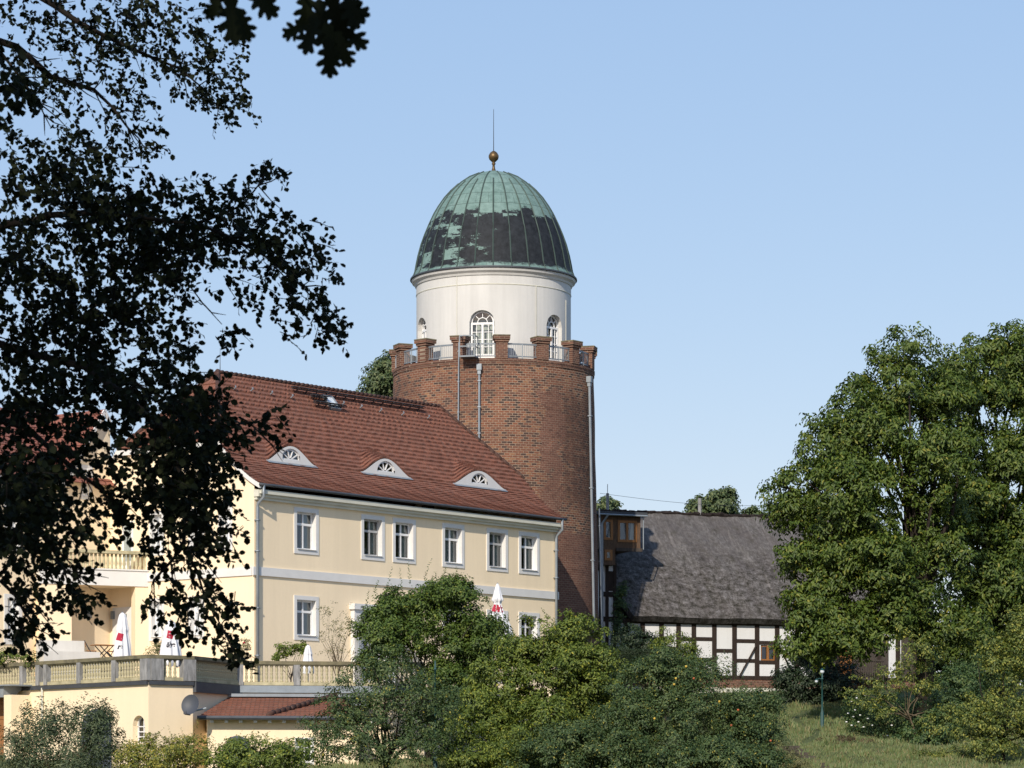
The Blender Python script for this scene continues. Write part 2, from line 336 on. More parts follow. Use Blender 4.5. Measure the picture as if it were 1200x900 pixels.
M['lf_mid'] = leaf_mat('mid_leaf', [(0, (0.062, 0.096, 0.018)), (.6, (0.118, 0.160, 0.026)), (.95, (0.198, 0.230, 0.034)), (1, (0.336, 0.309, 0.035))])
M['lf_apple'] = leaf_mat('apple_leaf', [(0, (0.041, 0.072, 0.028)), (.6, (0.072, 0.114, 0.038)), (.96, (0.118, 0.149, 0.048)), (1, (0.378, 0.315, 0.048))])
M['lf_grey'] = leaf_mat('grey_green_leaf', [(0, (0.045, 0.068, 0.036)), (.6, (0.079, 0.112, 0.056)), (1, (0.159, 0.186, 0.095))])
M['lf_yellow'] = leaf_mat('yellow_green_leaf', [(0, (0.086, 0.115, 0.023)), (.5, (0.166, 0.179, 0.031)), (1, (0.359, 0.302, 0.051))])
M['lf_lime'] = leaf_mat('lime_leaf', [(0, (0.062, 0.094, 0.022)), (.6, (0.125, 0.156, 0.033)), (1, (0.325, 0.312, 0.062))])
M['lf_brown'] = leaf_mat('withered_leaf', [(0, (0.060, 0.040, 0.022)), (.7, (0.110, 0.070, 0.040)), (1, (0.140, 0.140, 0.050))])
M['lf_bush'] = leaf_mat('bush_leaf', [(0, (0.042, 0.075, 0.014)), (.6, (0.080, 0.128, 0.023)), (.96, (0.128, 0.173, 0.030)), (1, (0.221, 0.229, 0.032))])
M['lf_olive'] = leaf_mat('olive_leaf', [(0, (0.084, 0.090, 0.036)), (.6, (0.156, 0.156, 0.060)), (1, (0.240, 0.216, 0.096))])
M['lf_alder'] = leaf_mat('alder_leaf', [(0, (0.004, 0.006, 0.003)), (.7, (0.009, 0.013, 0.005)), (1, (0.016, 0.020, 0.007))], .08, .7, .08)  # shade under the trees is put into this near-black leaf colour
M['lf_oak'] = leaf_mat('oak_leaf', [(0, (0.005, 0.008, 0.004)), (1, (0.011, 0.015, 0.006))], .06, .7, .08)  # canopy shade is in this near-black colour too
M['lf_yew'] = leaf_mat('yew_needle', [(0, (0.012, 0.026, 0.012)), (1, (0.034, 0.054, 0.022))], .1)
M['lf_far'] = leaf_mat('far_leaf', [(0, (0.054, 0.084, 0.038)), (.6, (0.088, 0.121, 0.049)), (1, (0.149, 0.169, 0.068))])
M['petal'] = plain('white_petals', (.8, .8, .78), .6, .2, .05)
M['rose'] = plain('red_petals', (.35, .03, .04), .6, .2, .1)
M['apple'] = plain('ripe_apple', (.48, .12, .04), .35, .4, .3, 9)
M['apple_y'] = plain('yellow_fruit', (.62, .42, .06), .35, .4, .2, 9)
def ground_mat():
    m, t, b = new_mat('grassy_ground', .95, .1); co = coords(t)
    big = noise(t, co, .16, 6, .7); mid = noise(t, co, .9, 6, .7); fine = noise(t, co, 8, 5)
    a = mixc(t, ramp(t, mid, [(.35, 0), (.65, 1)]), (.07, .09, .035), (.12, .145, .06))
    a = mixc(t, ramp(t, big, [(.5, 0), (.62, .75)]), a, (.12, .095, .05))
    a = mixc(t, ramp(t, fine, [(.4, .5), (.62, 0)]), a, (.03, .035, .016))
    t.links.new(a, b.inputs['Base Color']); bump(t, b, fine, .06, .8); return m
M['ground'] = ground_mat()
M['blade'] = leaf_mat('grass_blade', [(0, (.11, .15, .06)), (.6, (.18, .225, .09)), (.88, (.22, .19, .09)), (1, (.28, .23, .12))], .25)
M['paving'] = plain('terrace_paving', (.38, .34, .28), .9, .2, .15, 1.5)

# ------------------------------------------------------------------ ground
def gz(X, Y):
    Y = np.asarray(Y, float); X = np.asarray(X, float)
    z = np.interp(Y, [-60, 20, 80, 100, 115, 162, 175, 260, 1500, 5000], [-1.9, -1.75, -1.7, -.4, .7, 5.3, 5.9, 6.3, 2, -40])
    b = np.exp(-((X - 12.5) / 4) ** 2) * np.exp(-((Y - 128) / 6) ** 2) * .15
    return z + b + .09 * np.sin(X * .9 + Y * .31) * np.sin(Y * .7 + 1.3) * np.clip((Y - 60) / 40, 0, 1)
def make_ground():
    xs = np.unique(np.concatenate([np.linspace(-3000, 3000, 31), np.linspace(-60, 60, 121)]))
    ys = np.unique(np.concatenate([np.linspace(-60, 300, 181), np.linspace(300, 5000, 40)]))
    X, Y = np.meshgrid(xs, ys); Z = gz(X, Y); nx = len(xs); b = MB()
    b.v = [tuple(p) for p in np.stack([X, Y, Z], -1).reshape(-1, 3)]
    b.f = [(j * nx + i, j * nx + i + 1, (j + 1) * nx + i + 1, (j + 1) * nx + i) for j in range(len(ys) - 1) for i in range(nx - 1)]
    b.uv = [None] * len(b.f)
    o = b.build('ground', M['ground'], None, True); o['kind'] = 'structure'
make_ground()

# ------------------------------------------------------------------ leaves
def norm(a): return a / (np.linalg.norm(a, axis=-1, keepdims=True) + 1e-9)
def leaf_mesh(name, mat, parent, pos, dirn, nrm, L, W=.5, fold=.18, rounded=False):
    n = len(pos); off = base_of(parent); pos = pos - off
    L = np.broadcast_to(np.asarray(L, float), (n,))[:, None]
    dirn = norm(dirn); nrm = norm(nrm - dirn * np.sum(nrm * dirn, -1, keepdims=True)); side = np.cross(dirn, nrm)
    if rounded:
        k = 6
        v = np.stack([pos, pos + dirn * L * .28 + side * L * W * .46 + nrm * L * fold * .7, pos + dirn * L * .68 + side * L * W * .5 + nrm * L * fold,
                      pos + dirn * L, pos + dirn * L * .68 - side * L * W * .5 + nrm * L * fold, pos + dirn * L * .28 - side * L * W * .46 + nrm * L * fold * .7], 1)
        idx = np.array([0, 1, 2, 3, 0, 3, 4, 5]); ls = [0, 4]; lt = 4
    else:
        k = 4
        v = np.stack([pos, pos + dirn * L * .45 + side * L * W * .5 + nrm * L * fold, pos + dirn * L, pos + dirn * L * .45 - side * L * W * .5 + nrm * L * fold], 1)
        idx = np.array([0, 1, 2, 0, 2, 3]); ls = [0, 3]; lt = 3
    me = bpy.data.meshes.new(name); me.vertices.add(n * k); me.vertices.foreach_set('co', v.reshape(-1).astype(np.float32))
    li = (idx[None] + (np.arange(n) * k)[:, None]).reshape(-1); me.loops.add(len(li)); me.loops.foreach_set('vertex_index', li.astype(np.int32))
    me.polygons.add(n * 2); st = (np.array(ls)[None] + (np.arange(n) * len(idx))[:, None]).reshape(-1)
    me.polygons.foreach_set('loop_start', st.astype(np.int32)); me.polygons.foreach_set('loop_total', np.full(n * 2, lt, np.int32))
    me.materials.append(mat); me.update(calc_edges=True); me.validate()
    o = bpy.data.objects.new(name, me); COL.objects.link(o)
    if parent: o.parent = parent
    return o
def lobe(px, py, rx, ry, Y, depth=None):
    s = Y / F_PX; return (at(px, py, Y), V(rx * s, (depth if depth else (rx + ry) / 2 * s), ry * s))
def sublobes(lobes, n, lo, hi):                 # boughs: small lobes over the outer part of the big ones
    wts = np.array([q[0] * q[2] for _, q in lobes]) ** .9; wts /= wts.sum(); res = []
    for k in rng.choice(len(lobes), n, p=wts):
        c, q = lobes[k]; d = norm(rng.normal(size=3) + V(0, -.35, .15)); rr = rng.uniform(lo, hi); f = rng.uniform(.5, .88)
        res.append((c + d * np.maximum(q - rr * .6, q * .3) * f, V(rr, rr, rr * .72)))
    return res
def sph(n): return norm(rng.normal(size=(n, 3)))
def clumps(lobes, n, inner=.25, lo=.72):
    wts = np.array([r[0] * r[2] for _, r in lobes]) ** .9; wts /= wts.sum()
    k = rng.choice(len(lobes), n, p=wts); C = np.array([l[0] for l in lobes])[k]; Rr = np.array([l[1] for l in lobes])[k]
    d = sph(n); fr = np.where(rng.random(n) < inner, rng.uniform(.15, .7, n), rng.uniform(lo, 1.04, n))
    return C + d * Rr * fr[:, None], d
def clump_leaves(cen, out, per, cr, L, flat=.65, droop=.45, lvar=.3, upb=.55):
    n = len(cen); sz = cr * rng.uniform(.6, 1.35, n)
    off = sph(n * per) * (rng.random(n * per) ** (1 / 2.4))[:, None] * np.repeat(sz, per)[:, None]; off[:, 2] *= flat
    pos = np.repeat(cen, per, 0) + off; o2 = np.repeat(out, per, 0)
    nrm = norm(o2 * .6 + V(0, -.12, upb) + off / cr * .55 + sph(len(pos)) * .36)
    dr = norm(np.cross(nrm, sph(len(pos)))); dr[:, 2] -= droop
    return pos, dr, nrm, L * rng.uniform(1 - lvar, 1 + lvar, len(pos))
def wood(name, mat, parent, base, tops, r0, bend=.25, fork=.35, trunk_top=None, r1=None):
    b = MB(); base = V(*base)
    tt = V(*trunk_top) if trunk_top is not None else base + (np.mean(tops, 0) - base) * fork
    b.tube([base - V(0, 0, .3), base + (tt - base) * .5 + V(r0 * .3, 0, 0), tt], [r0 * 1.25, r0 * .95, r0 * .8], 9)
    for tp in tops:
        tp = V(*tp); st = base + (tt - base) * random.uniform(.6, 1); d = tp - st
        mid = st + d * .5 + V(random.uniform(-1, 1), random.uniform(-1, 1), .6) * np.linalg.norm(d) * bend * .5
        q = st + d * .22 + V(0, 0, np.linalg.norm(d) * .05)
        r = (r1 or r0 * .5) * random.uniform(.7, 1.1)
        b.tube([st, q, mid, tp], [r, r * .8, r * .5, r * .15], 6)
    return b.build(name, mat, parent, True)
def plant(name, label, cat, base, lobes, mat, nc, per, cr, L, bark='bark', r0=.08, group=None, crown='crown', stem='trunk', inner=.25, W=.5, limbs=8, flat=.65, droop=.45, lo=.72, twigs=0, trunk_top=None, fork=.35, extra=None, sub=None):
    t = thing(name, base, label, cat, group)
    if sub:
        if nc < 1600: lobes = [(c, q * 1.14) for c, q in lobes]
        sl2 = sublobes(lobes, *sub); cen, out = clumps(sl2, nc, .05, .8); k_ = (out[:, 2] > -.35) | (rng.random(nc) < .25); c0, o0 = clumps(lobes, nc // 5, .9, .7); cen = np.concatenate([cen[k_], c0]); out = np.concatenate([out[k_], o0]); nc = len(cen)
    else: cen, out = clumps(lobes, nc, inner, lo)
    P = [clump_leaves(cen, out, per, cr, L, flat, droop)]
    if extra is not None: P.append(extra)
    leaf_mesh(crown, M[mat], t, *[np.concatenate([p[i] for p in P]) for i in range(4)], W=W)
    tops = [l[0] + V(0, 0, -.2 * l[1][2]) for l in lobes] + [cen[i] for i in rng.choice(nc, min(nc, limbs + twigs), False)]
    wood(stem, M[bark], t, base, tops, r0, trunk_top=trunk_top, fork=fork)
    return t
def shoots(pts, h, n, L, lean=.15):             # leafy upright shoots as extra leaves for a crown
    ps, ds, ns, ls = [], [], [], []
    for p in pts:
        p = V(*p); hh = h * random.uniform(.5, 1.3); ln = V(random.uniform(-1, 1) * lean * 2.2, random.uniform(-1, 1) * lean, 1); p = p - ln * hh * .35; m_ = n // 2
        for k in range(m_):
            f = (k + random.random()) / m_; q = p + ln * hh * f; a = random.uniform(0, 6.28)
            d = V(math.cos(a), math.sin(a), .45); ps.append(q); ds.append(d); ns.append(V(-math.cos(a) * .6, -math.sin(a) * .6 - .5, .8)); ls.append(L * (1.1 - .5 * f))
    return np.array(ps), np.array(ds), np.array(ns), np.array(ls)

# ------------------------------------------------------------------ manor house
u = V(.6235, .7818, 0); v = V(-.7818, .6235, 0); C0 = V(-302 / F_PX * 125, 125, 0); UP = V(0, 0, 1)
HL, HW, ZE, ZR, ZB = 20.78, 10.2, 12.55, 18.2, 4.0
def FA(a, z, d): return C0 + u * a - v * d + UP * z            # long front: a to the right, d outwards
def GA(a, z, d): return C0 + v * a - u * d + UP * z            # gable side: a away to the left
def pxa(px): return along(px, C0, u)
def pxg(px): return along(px, C0, v)
def wall(mb, F, a0, a1, z0, z1, holes):
    As = sorted({a0, a1, *[h[0] for h in holes], *[h[1] for h in holes]}); Zs = sorted({z0, z1, *[h[2] for h in holes], *[h[3] for h in holes]})
    for i in range(len(As) - 1):
        for j in range(len(Zs) - 1):
            am, zm = (As[i] + As[i + 1]) / 2, (Zs[j] + Zs[j + 1]) / 2
            if any(h[0] < am < h[1] and h[2] < zm < h[3] for h in holes): continue
            mb.quad(F(As[i], Zs[j], 0), F(As[i + 1], Zs[j], 0), F(As[i + 1], Zs[j + 1], 0), F(As[i], Zs[j + 1], 0))
def window(parent, F, h, frame='frame', sur=.17, depth=.2, curtain=(.5, 1), cross=.68, sill=True, proud=.035, label=None, reveal='trim', bars=True, surround='trim'):
    a0, a1, z0, z1 = h; b = MB(); w_ = .07; d = -depth
    for x0, x1, y0, y1 in ((a0 + .015, a0 + w_ + .015, z0 + .02, z1 - .02), (a1 - w_ - .015, a1 - .015, z0 + .02, z1 - .02), (a0 + w_ + .015, a1 - w_ - .015, z0 + .02, z0 + .1), (a0 + w_ + .015, a1 - w_ - .015, z1 - .09, z1 - .02)):
        b.fbox(F, x0, x1, y0, y1, d - .06, d)
    zc = z0 + (z1 - z0) * cross; am = (a0 + a1) / 2
    if bars:
        b.fbox(F, am - .04, am + .04, z0 + .1, z1 - .09, d - .055, d + .012)
        b.fbox(F, a0 + w_ + .015, a1 - w_ - .015, zc - .05, zc + .05, d - .058, d + .02)
    wn = b.build('window', M[frame], parent)
    if label: wn['label'] = label
    s = MB()
    if sur:
        for x0, x1, y0, y1 in ((a0 - sur, a0, z0 - sur, z1 + sur), (a1, a1 + sur, z0 - sur, z1 + sur), (a0, a1, z1, z1 + sur), (a0, a1, z0 - sur, z0)):
            s.fbox(F, x0, x1, y0, y1, -.06, proud)
    for x0, x1, y0, y1 in ((a0, a0 + .015, z0, z1), (a1 - .015, a1, z0, z1), (a0 + .015, a1 - .015, z1 - .015, z1), (a0 + .015, a1 - .015, z0, z0 + .015)):
        s.fbox(F, x0, x1, y0, y1, d - .08, proud - .005 if sur else -.003)
    if sill: s.fbox(F, a0 + .016, a1 - .016, z0 + .016, z0 + .04, d + .002, proud + .05)
    s.build('surround', M[surround], wn)
    MB().quad(F(a0 + .05, z0 + .05, d - .03), F(a1 - .05, z0 + .05, d - .03), F(a1 - .05, z1 - .05, d - .03), F(a0 + .05, z1 - .05, d - .03)).build('pane', M['glass'], wn)
    if curtain:
        c = MB(); n = 14; ca, cb = a0 + (a1 - a0) * curtain[0], a0 + (a1 - a0) * curtain[1]
        for k in range(n):
            x0 = ca + (cb - ca) * k / n; x1 = ca + (cb - ca) * (k + 1) / n
            c.quad(F(x0, z0 + .1, d - .16 - .05 * (k % 2)), F(x1, z0 + .1, d - .16 - .05 * ((k + 1) % 2)), F(x1, z1 - .06, d - .16 - .05 * ((k + 1) % 2)), F(x0, z1 - .06, d - .16 - .05 * (k % 2)))
        c.build('curtain', M['curtain'], wn)
    return wn
house = thing('manor_house', C0 + UP * ZB, 'long pale yellow manor house with steep red tiled roof and three eyebrow dormers', 'house')
def hole(x0, x1, y0, y1, s=.17):                # from the outer edge of a window surround in the photo
    a0, a1 = pxa(x0) + s, pxa(x1) - s; Y = 125 + .7818 * (a0 + a1) / 2
    return (a0, a1, zat(y1, Y) + s, zat(y0, Y) - s)
up = [hole(344.6, 372.6, 597, 650), hole(423, 450.2, 604.5, 657.5), hole(459.3, 487.2, 607.5, 660), hole(518, 543.5, 612.5, 664), hole(570, 594.8, 619.2, 669.5), hole(607.6, 631.6, 624.5, 673)]
zu0 = np.mean([h[2] for h in up]); zu1 = np.mean([h[3] for h in up]); wu = np.mean([h[1] - h[0] for h in up])
up = [((h[0] + h[1]) / 2 - wu / 2, (h[0] + h[1]) / 2 + wu / 2, zu0, zu1) for h in up]
g1 = hole(346, 373.5, 698.5, 750.5); zg0, zg1 = g1[2], g1[3]
gr = [(up[0][0], up[0][1], zg0, zg1)] + [(up[i][0], up[i][1], zg0, zg1) for i in (3, 4, 5)]
print('windows', zu0, zu1, wu, zg0, zg1)
m = MB(); wall(m, FA, 0, HL, ZB - .6, ZE, up + gr)
gl = []                                         # windows in the gable side
for x0, x1 in ((176, 193), (222, 240)):
    a0, a1 = sorted((pxg(x0), pxg(x1))); 
    gl += [(a0 + .15, a1 - .1, zg0, zg1), (a0 + .15, a1 - .1, zu0, zu1)]
a0, a1 = sorted((pxg(259), pxg(270))); gl.append((a0, a1, zu0, zu1))
wall(m, GA, 0, HW, ZB - .6, ZE, gl)
# roof profile
D0 = -.42
def zr(d):
    d = np.asarray(d, float); main = ZR - 1.13 * (HW / 2 - d); k = np.clip((1.9 - d) / 2.32, 0, 1)
    return main + k ** 2 * .78
ZH, DH = float(zr(2.05)), 2.05                  # half hip eave
TL0, TR0 = 3.04, HL - 2.6
pts = [GA(0, ZE, 0), GA(HW, ZE, 0)] + [GA(HW - d, zr(d) - .12, 0) for d in np.linspace(0, DH, 7)] + [GA(d, zr(d) - .12, 0) for d in np.linspace(DH, 0, 7)]
m.add(pts, [tuple(range(len(pts)))])
def RA(a, z, d): return C0 + u * HL + v * a + u * d + UP * z
m.quad(RA(0, ZB - .6, 0), RA(HW, ZB - .6, 0), RA(HW, ZE, 0), RA(0, ZE, 0))
pts = [RA(0, ZE, 0), RA(HW, ZE, 0)] + [RA(HW - d, zr(d) - .12, 0) for d in np.linspace(0, DH, 7)] + [RA(d, zr(d) - .12, 0) for d in np.linspace(DH, 0, 7)]
m.add(pts, [tuple(range(len(pts)))])
m.quad(FA(0, ZB - .6, -HW), FA(HL, ZB - .6, -HW), FA(HL, ZE, -HW), FA(0, ZE, -HW))
m.quad(FA(0, ZB, 0), FA(HL, ZB, 0), FA(HL, ZB, -HW), FA(0, ZB, -HW)); m.quad(FA(.1, 8.9, -.4), FA(HL - .1, 8.9, -.4), FA(HL - .1, 8.9, -HW + .3), FA(.1, 8.9, -HW + .3))
m.quad(FA(.1, ZE - .4, -.4), FA(HL - .1, ZE - .4, -.4), FA(HL - .1, ZE - .4, -HW + .3), FA(.1, ZE - .4, -HW + .3))
m.build('wall', M['yellow'], house)
for i, h in enumerate(up): window(house, FA, h, 'frame_grey' if i in (1, 4) else 'frame', curtain=[(.5, 1), (.55, .95), (.5, .98), (.1, .95), (.45, 1), (.55, 1)][i])
for i, h in enumerate(gr): window(house, FA, h, curtain=(.55, 1) if i < 3 else None)
for h in gl: window(house, GA, h, curtain=(.1, .8), sur=.14)
# attic window in the gable
window(house, GA, (pxg(194), pxg(183), 13.0, 13.75), sur=.14, curtain=None, bars=False, depth=.06)
# cornice, string course
c = MB()
for d1, z0, z1 in ((.16, ZE - .46, ZE - .34), (.26, ZE - .34, ZE - .22), (.40, ZE - .22, ZE - .05)): c.fbox(FA, -.003, HL + .003, z0, z1, 0.002, d1)
c.fbox(GA, -.30, .004, ZE - .34, ZE - .05, -.1, .05)
c.build('cornice', M['cornice'], house)
zb = zat(664, 125); c = MB(); c.fbox(FA, -.12, HL + .12, zb - .36, zb, -.02, .07); c.fbox(GA, .10, HW, zb - .36, zb, -.02, .065); c.build('string_course', M['trim'], house)
c = MB(); c.fbox(FA, -.05, HL, ZB - .2, ZB + .42, -.02, .05); c.build('plinth', M['cornice'], house)
# door portal behind the bush
pa = pxa(411); c = MB(); c.fbox(FA, pa, pa + .55, ZB, 7.75, 0, .22); c.fbox(FA, pa + 2.2, pa + 2.75, ZB, 7.75, 0, .22); c.fbox(FA, pa - .1, pa + 2.85, 7.752, 8.0, 0, .32); c.fbox(FA, pa + .55, pa + 2.2, ZB, 7.75, .0, .04)
c.build('door_surround', M['trim'], house)
c = MB(); c.quad(FA(pa + .45, 7.5, .3), FA(pa + 2.4, 7.5, .3), FA(pa + 2.4, 7.3, 1.3), FA(pa + .45, 7.3, 1.3)); c.tube([FA(pa + .4, 7.4, 1.3), FA(pa + 2.4, 7.3, 1.3)], .06); c.tube([FA(pa + .4, 7.38, 1.3), FA(pa + .1, 7.0, .4), FA(pa + .1, 4.2, .36)], .05)
c.build('canopy', M['zinc'], house)
# eyebrow dormers
def roof_px(px, py):                             # point of the front roof slope seen at a pixel
    lo, hi = D0, HW / 2
    for _ in range(50):
        d = (lo + hi) / 2; O = C0 + v * d; a = along(px, O, u); P = O + u * a; yy = HY - (float(zr(d))) * F_PX / P[1]
        if yy > py: lo = d
        else: hi = d
    return a, d
EY = []
for x0, x1, yb, yt in ((314, 368.5, 543.5, 524), (423.5, 479, 556, 535), (531.5, 590.5, 570, 549)):
    ac, d = roof_px((x0 + x1) / 2, yb); O = C0 + v * d
    EY.append([along(x0, O, u), along(x1, O, u), d])
de = np.mean([e[2] for e in EY]); he = .76; print('eyebrows', EY, 'ridge px', at(0, 0, 1)[0])
EY = [(e[0], e[1], (e[0] + e[1]) / 2) for e in EY]
def brow(a, e):
    x = np.clip((a - e[2]) / ((e[1] - e[0]) / 2 * 1.12), -1, 1); return he * np.cos(x * math.pi / 2) ** 1.6
def zroof(a, d):
    z = zr(d)
    if d >= de - 1e-6:
        for e in EY:
            b_ = brow(a, e) + float(zr(de)) + .42 * (d - de) - .001
            if brow(a, e) > .01: k = .12; h_ = np.clip(.5 + .5 * (b_ - z) / k, 0, 1); z = z * (1 - h_) + b_ * h_ + (k * h_ * (1 - h_) * .5 if d > de + .05 else 0)
    return float(z)
def t_left(d): return -.12 if d <= DH else -.12 + (float(zr(d)) - ZH) / (ZR - ZH) * (TL0 + .12)
def t_right(d): return HL + .12 if d <= DH else HL + .12 - (float(zr(d)) - ZH) / (ZR - ZH) * (HL + .12 - TR0)
rows = [D0]; 
n1 = max(1, round((de - D0) / .125)); rows = list(np.linspace(D0, de, n1 + 1)); n2 = round((HW / 2 - de) / .185); rows += list(np.linspace(de, HW / 2, n2 + 1)[1:])
mf = MB()
for i in range(len(rows) - 1):
    d0, d1 = rows[i], rows[i + 1]; l0, r0_, l1, r1_ = t_left(d0), t_right(d0), t_left(d1), t_right(d1); n = 150
    lift = .085 if i >= n1 else .045; vs = []; uv = []
    for k in range(n + 1):
        f = k / n; ta, tb = l0 + (r0_ - l0) * f, l1 + (r1_ - l1) * f; jit = .012 * math.sin(ta * 37 + i * 5.1) + .008 * math.sin(ta * 91 + i)
        zz = zroof(ta, d0) if i > 0 else zroof(ta, d0)
        vs += [FA(ta, zz - .01, -d0), FA(ta, zz + lift + jit * .6, -d0 + .01 + jit), FA(tb, float(zr(d1)) if i == n1 - 1 else zroof(tb, d1), -d1)]
        uv += [(ta, i + .02), (ta, i + .05), (tb, i + .98)]
    for k in range(n):
        o = 3 * k; mf.add([vs[o], vs[o + 3], vs[o + 4], vs[o + 1]], [(0, 1, 2, 3)], [uv[o], uv[o + 3], uv[o + 4], uv[o + 1]])
        mf.add([vs[o + 1], vs[o + 4], vs[o + 5], vs[o + 2]], [(0, 1, 2, 3)], [uv[o + 1], uv[o + 4], uv[o + 5], uv[o + 2]])
# half hips (stepped too) and back slope
for sgn, T0, TE in ((-1, TL0, -.12), (1, TR0, HL + .12)):
    nr = 12
    for i in range(nr):
        f0, f1 = i / nr, (i + 1) / nr; z0, z1 = ZH + (ZR - ZH) * f0, ZH + (ZR - ZH) * f1; ta, tb = TE + (T0 - TE) * f0, TE + (T0 - TE) * f1
        da, db = DH + (HW / 2 - DH) * f0, DH + (HW / 2 - DH) * f1; o_ = sgn * .03
        P = [FA(ta + o_, z0 + .04, -da), FA(ta + o_, z0 + .04, -(HW - da)), FA(tb, z1, -(HW - db)), FA(tb, z1, -db)]
        mf.quad(*P, uv=[(da, i + .05), (HW - da, i + .05), (HW - db, i + .98), (db, i + .98)])
        mf.quad(FA(ta, z0 - .01, -da), FA(ta, z0 - .01, -(HW - da)), P[1], P[0], uv=[(0, i), (4, i), (4, i + .05), (0, i + .05)])
ds = np.linspace(D0, HW / 2, 12)
for i in range(11):
    d0, d1 = ds[i], ds[i + 1]
    mf.quad(FA(t_left(d0), zr(d0), -(HW - d0)), FA(t_right(d0), zr(d0), -(HW - d0)), FA(t_right(d1), zr(d1), -(HW - d1)), FA(t_left(d1), zr(d1), -(HW - d1)), uv=[(0, i * 3), (20, i * 3), (20, i * 3 + 3), (0, i * 3 + 3)])
roof = mf.build('roof', M['tiles'], house)
# ridge and hip cap tiles
c = MB()
def caps(p, q, n, r=.09):
    p = V(*p); q = V(*q)
    for k in range(n):
        a_, b_ = p + (q - p) * (k / n), p + (q - p) * ((k + 1.12) / n); c.tube([a_ + UP * .02, b_ + UP * .06], [r * .9, r * 1.1], 7)
caps(FA(TL0, ZR, -HW / 2), FA(TR0, ZR, -HW / 2), 52)
for T0, TE in ((TL0, -.12), (TR0, HL + .12)):
    for s_ in (0, 1): dd = DH if s_ == 0 else HW - DH; caps(FA(TE, ZH, -dd), FA(T0, ZR, -HW / 2), 12, .10)
c.build('ridge_tiles', M['tiles'], roof, True)
# verge boards, gutter
c = MB()
for d0, d1 in zip(np.linspace(D0, DH, 9)[:-1], np.linspace(D0, DH, 9)[1:]):
    for s_ in (0, 1):
        e0, e1 = (d0, d1) if s_ == 0 else (HW - d0, HW - d1)
        c.hexa([GA(e0, zr(d0) - .20, .0), GA(e1, zr(d1) - .20, .0), GA(e1, zr(d1) - .20, .13), GA(e0, zr(d0) - .20, .13), GA(e0, zr(d0) + .0, .0), GA(e1, zr(d1) + .0, .0), GA(e1, zr(d1) + .0, .13), GA(e0, zr(d0) + .0, .13)])
c.fbox(GA, DH, HW - DH, ZH - .28, ZH - .05, 0.0, .12)
c.build('verge_board', M['trim'], house)
c = MB()
for k in range(5):
    pass
gp = [FA(x, float(zr(D0)) - .05, -D0 + .05) for x in np.linspace(-.15, HL + .18, 30)]
c.tube(gp, .065, 8); c.build('gutter', M['zinc_dark'], house, True)
for a_, x in ((.08, 0), (HL - .15, 1)):
    c = MB(); c.tube([FA(a_, float(zr(D0)) - .05, -D0 + .05), FA(a_, ZE - .35, .48), FA(a_, ZE - .62, .14), FA(a_, ZE - .8, .12), FA(a_, ZB, .12)], .065, 8)
    for zz in (5.5, 7.5, 9.9, 11.2): c.fbox(FA, a_ - .08, a_ + .08, zz, zz + .05, 0, .2)
    c.build('drainpipe', M['zinc'], house, True)
# dormer fronts
for e in EY:
    z0 = float(zr(de)); xs = np.linspace(e[0] - .1, e[1] + .1, 41); c = MB(); F2 = lambda a, z, d: FA(a, z, -de + d)
    ww, wh = .62, .50; zs = z0 + .12                     # half-round window
    for k in range(40):
        xa, xb = xs[k], xs[k + 1]; ta, tb = z0 + max(.015, brow(xa, e) - .03), z0 + max(.015, brow(xb, e) - .03)
        def low(x): return zs + wh * math.sqrt(max(0, 1 - ((x - e[2]) / ww) ** 2)) if abs(x - e[2]) < ww else None
        la, lb = low(xa), low(xb)
        if la is None or lb is None: c.quad(F2(xa, z0 - .02, .03), F2(xb, z0 - .02, .03), F2(xb, tb, .03), F2(xa, ta, .03))
        else:
            c.quad(F2(xa, la, .03), F2(xb, lb, .03), F2(xb, max(tb, lb + .01), .03), F2(xa, max(ta, la + .01), .03)); c.quad(F2(xa, z0 - .02, .03), F2(xb, z0 - .02, .03), F2(xb, zs, .03), F2(xa, zs, .03))
            c.quad(F2(xa, la, .03), F2(xb, lb, .03), F2(xb, lb, -.1), F2(xa, la, -.1))
    dn = c.build('eyebrow_dormer', M['trim'], house)
    wn = MB()
    for k in range(12):
        t0, t1 = math.pi * k / 12, math.pi * (k + 1) / 12
        P = lambda t, s, d: F2(e[2] + (ww - .005) * s * math.cos(t), zs + .002 + (wh - .005) * s * math.sin(t), d)
        wn.hexa([P(t0, 1, -.08), P(t1, 1, -.08), P(t1, .88, -.08), P(t0, .88, -.08), P(t0, 1, -.03), P(t1, 1, -.03), P(t1, .88, -.03), P(t0, .88, -.03)])
    for t_ in (36, 72, 108, 144): wn.bar(F2(e[2] + .1 * math.cos(R(t_)), zs + .1 * math.sin(R(t_)), -.05), F2(e[2] + ww * .9 * math.cos(R(t_)), zs + wh * .9 * math.sin(R(t_)), -.05), .045)
    wn.fbox(F2, e[2] - ww * .98, e[2] + ww * .98, zs, zs + .06, -.08, -.02); wn.build('window_bars', M['frame'], dn)
    p = MB(); p.add([F2(e[2] + ww * math.cos(math.pi * k / 16), zs + wh * math.sin(math.pi * k / 16), -.07) for k in range(17)], [tuple(range(17))]); p.build('pane', M['glass'], dn)
    p = MB(); p.fbox(F2, e[2] - .75, e[2] + .75, z0, z0 + .8, -.5, -.45); p.build('dark_backing', M['dark_room'], dn)  # dark sheet painted as the unlit loft behind the pane
    f = MB(); f.quad(F2(e[0] - .1, z0 - .01, .05), F2(e[1] + .1, z0 - .01, .05), F2(e[1] + .1, float(zr(de - .16)) + .055, .18), F2(e[0] - .1, float(zr(de - .16)) + .055, .18)); f.build('lead_apron', M['zinc'], dn)
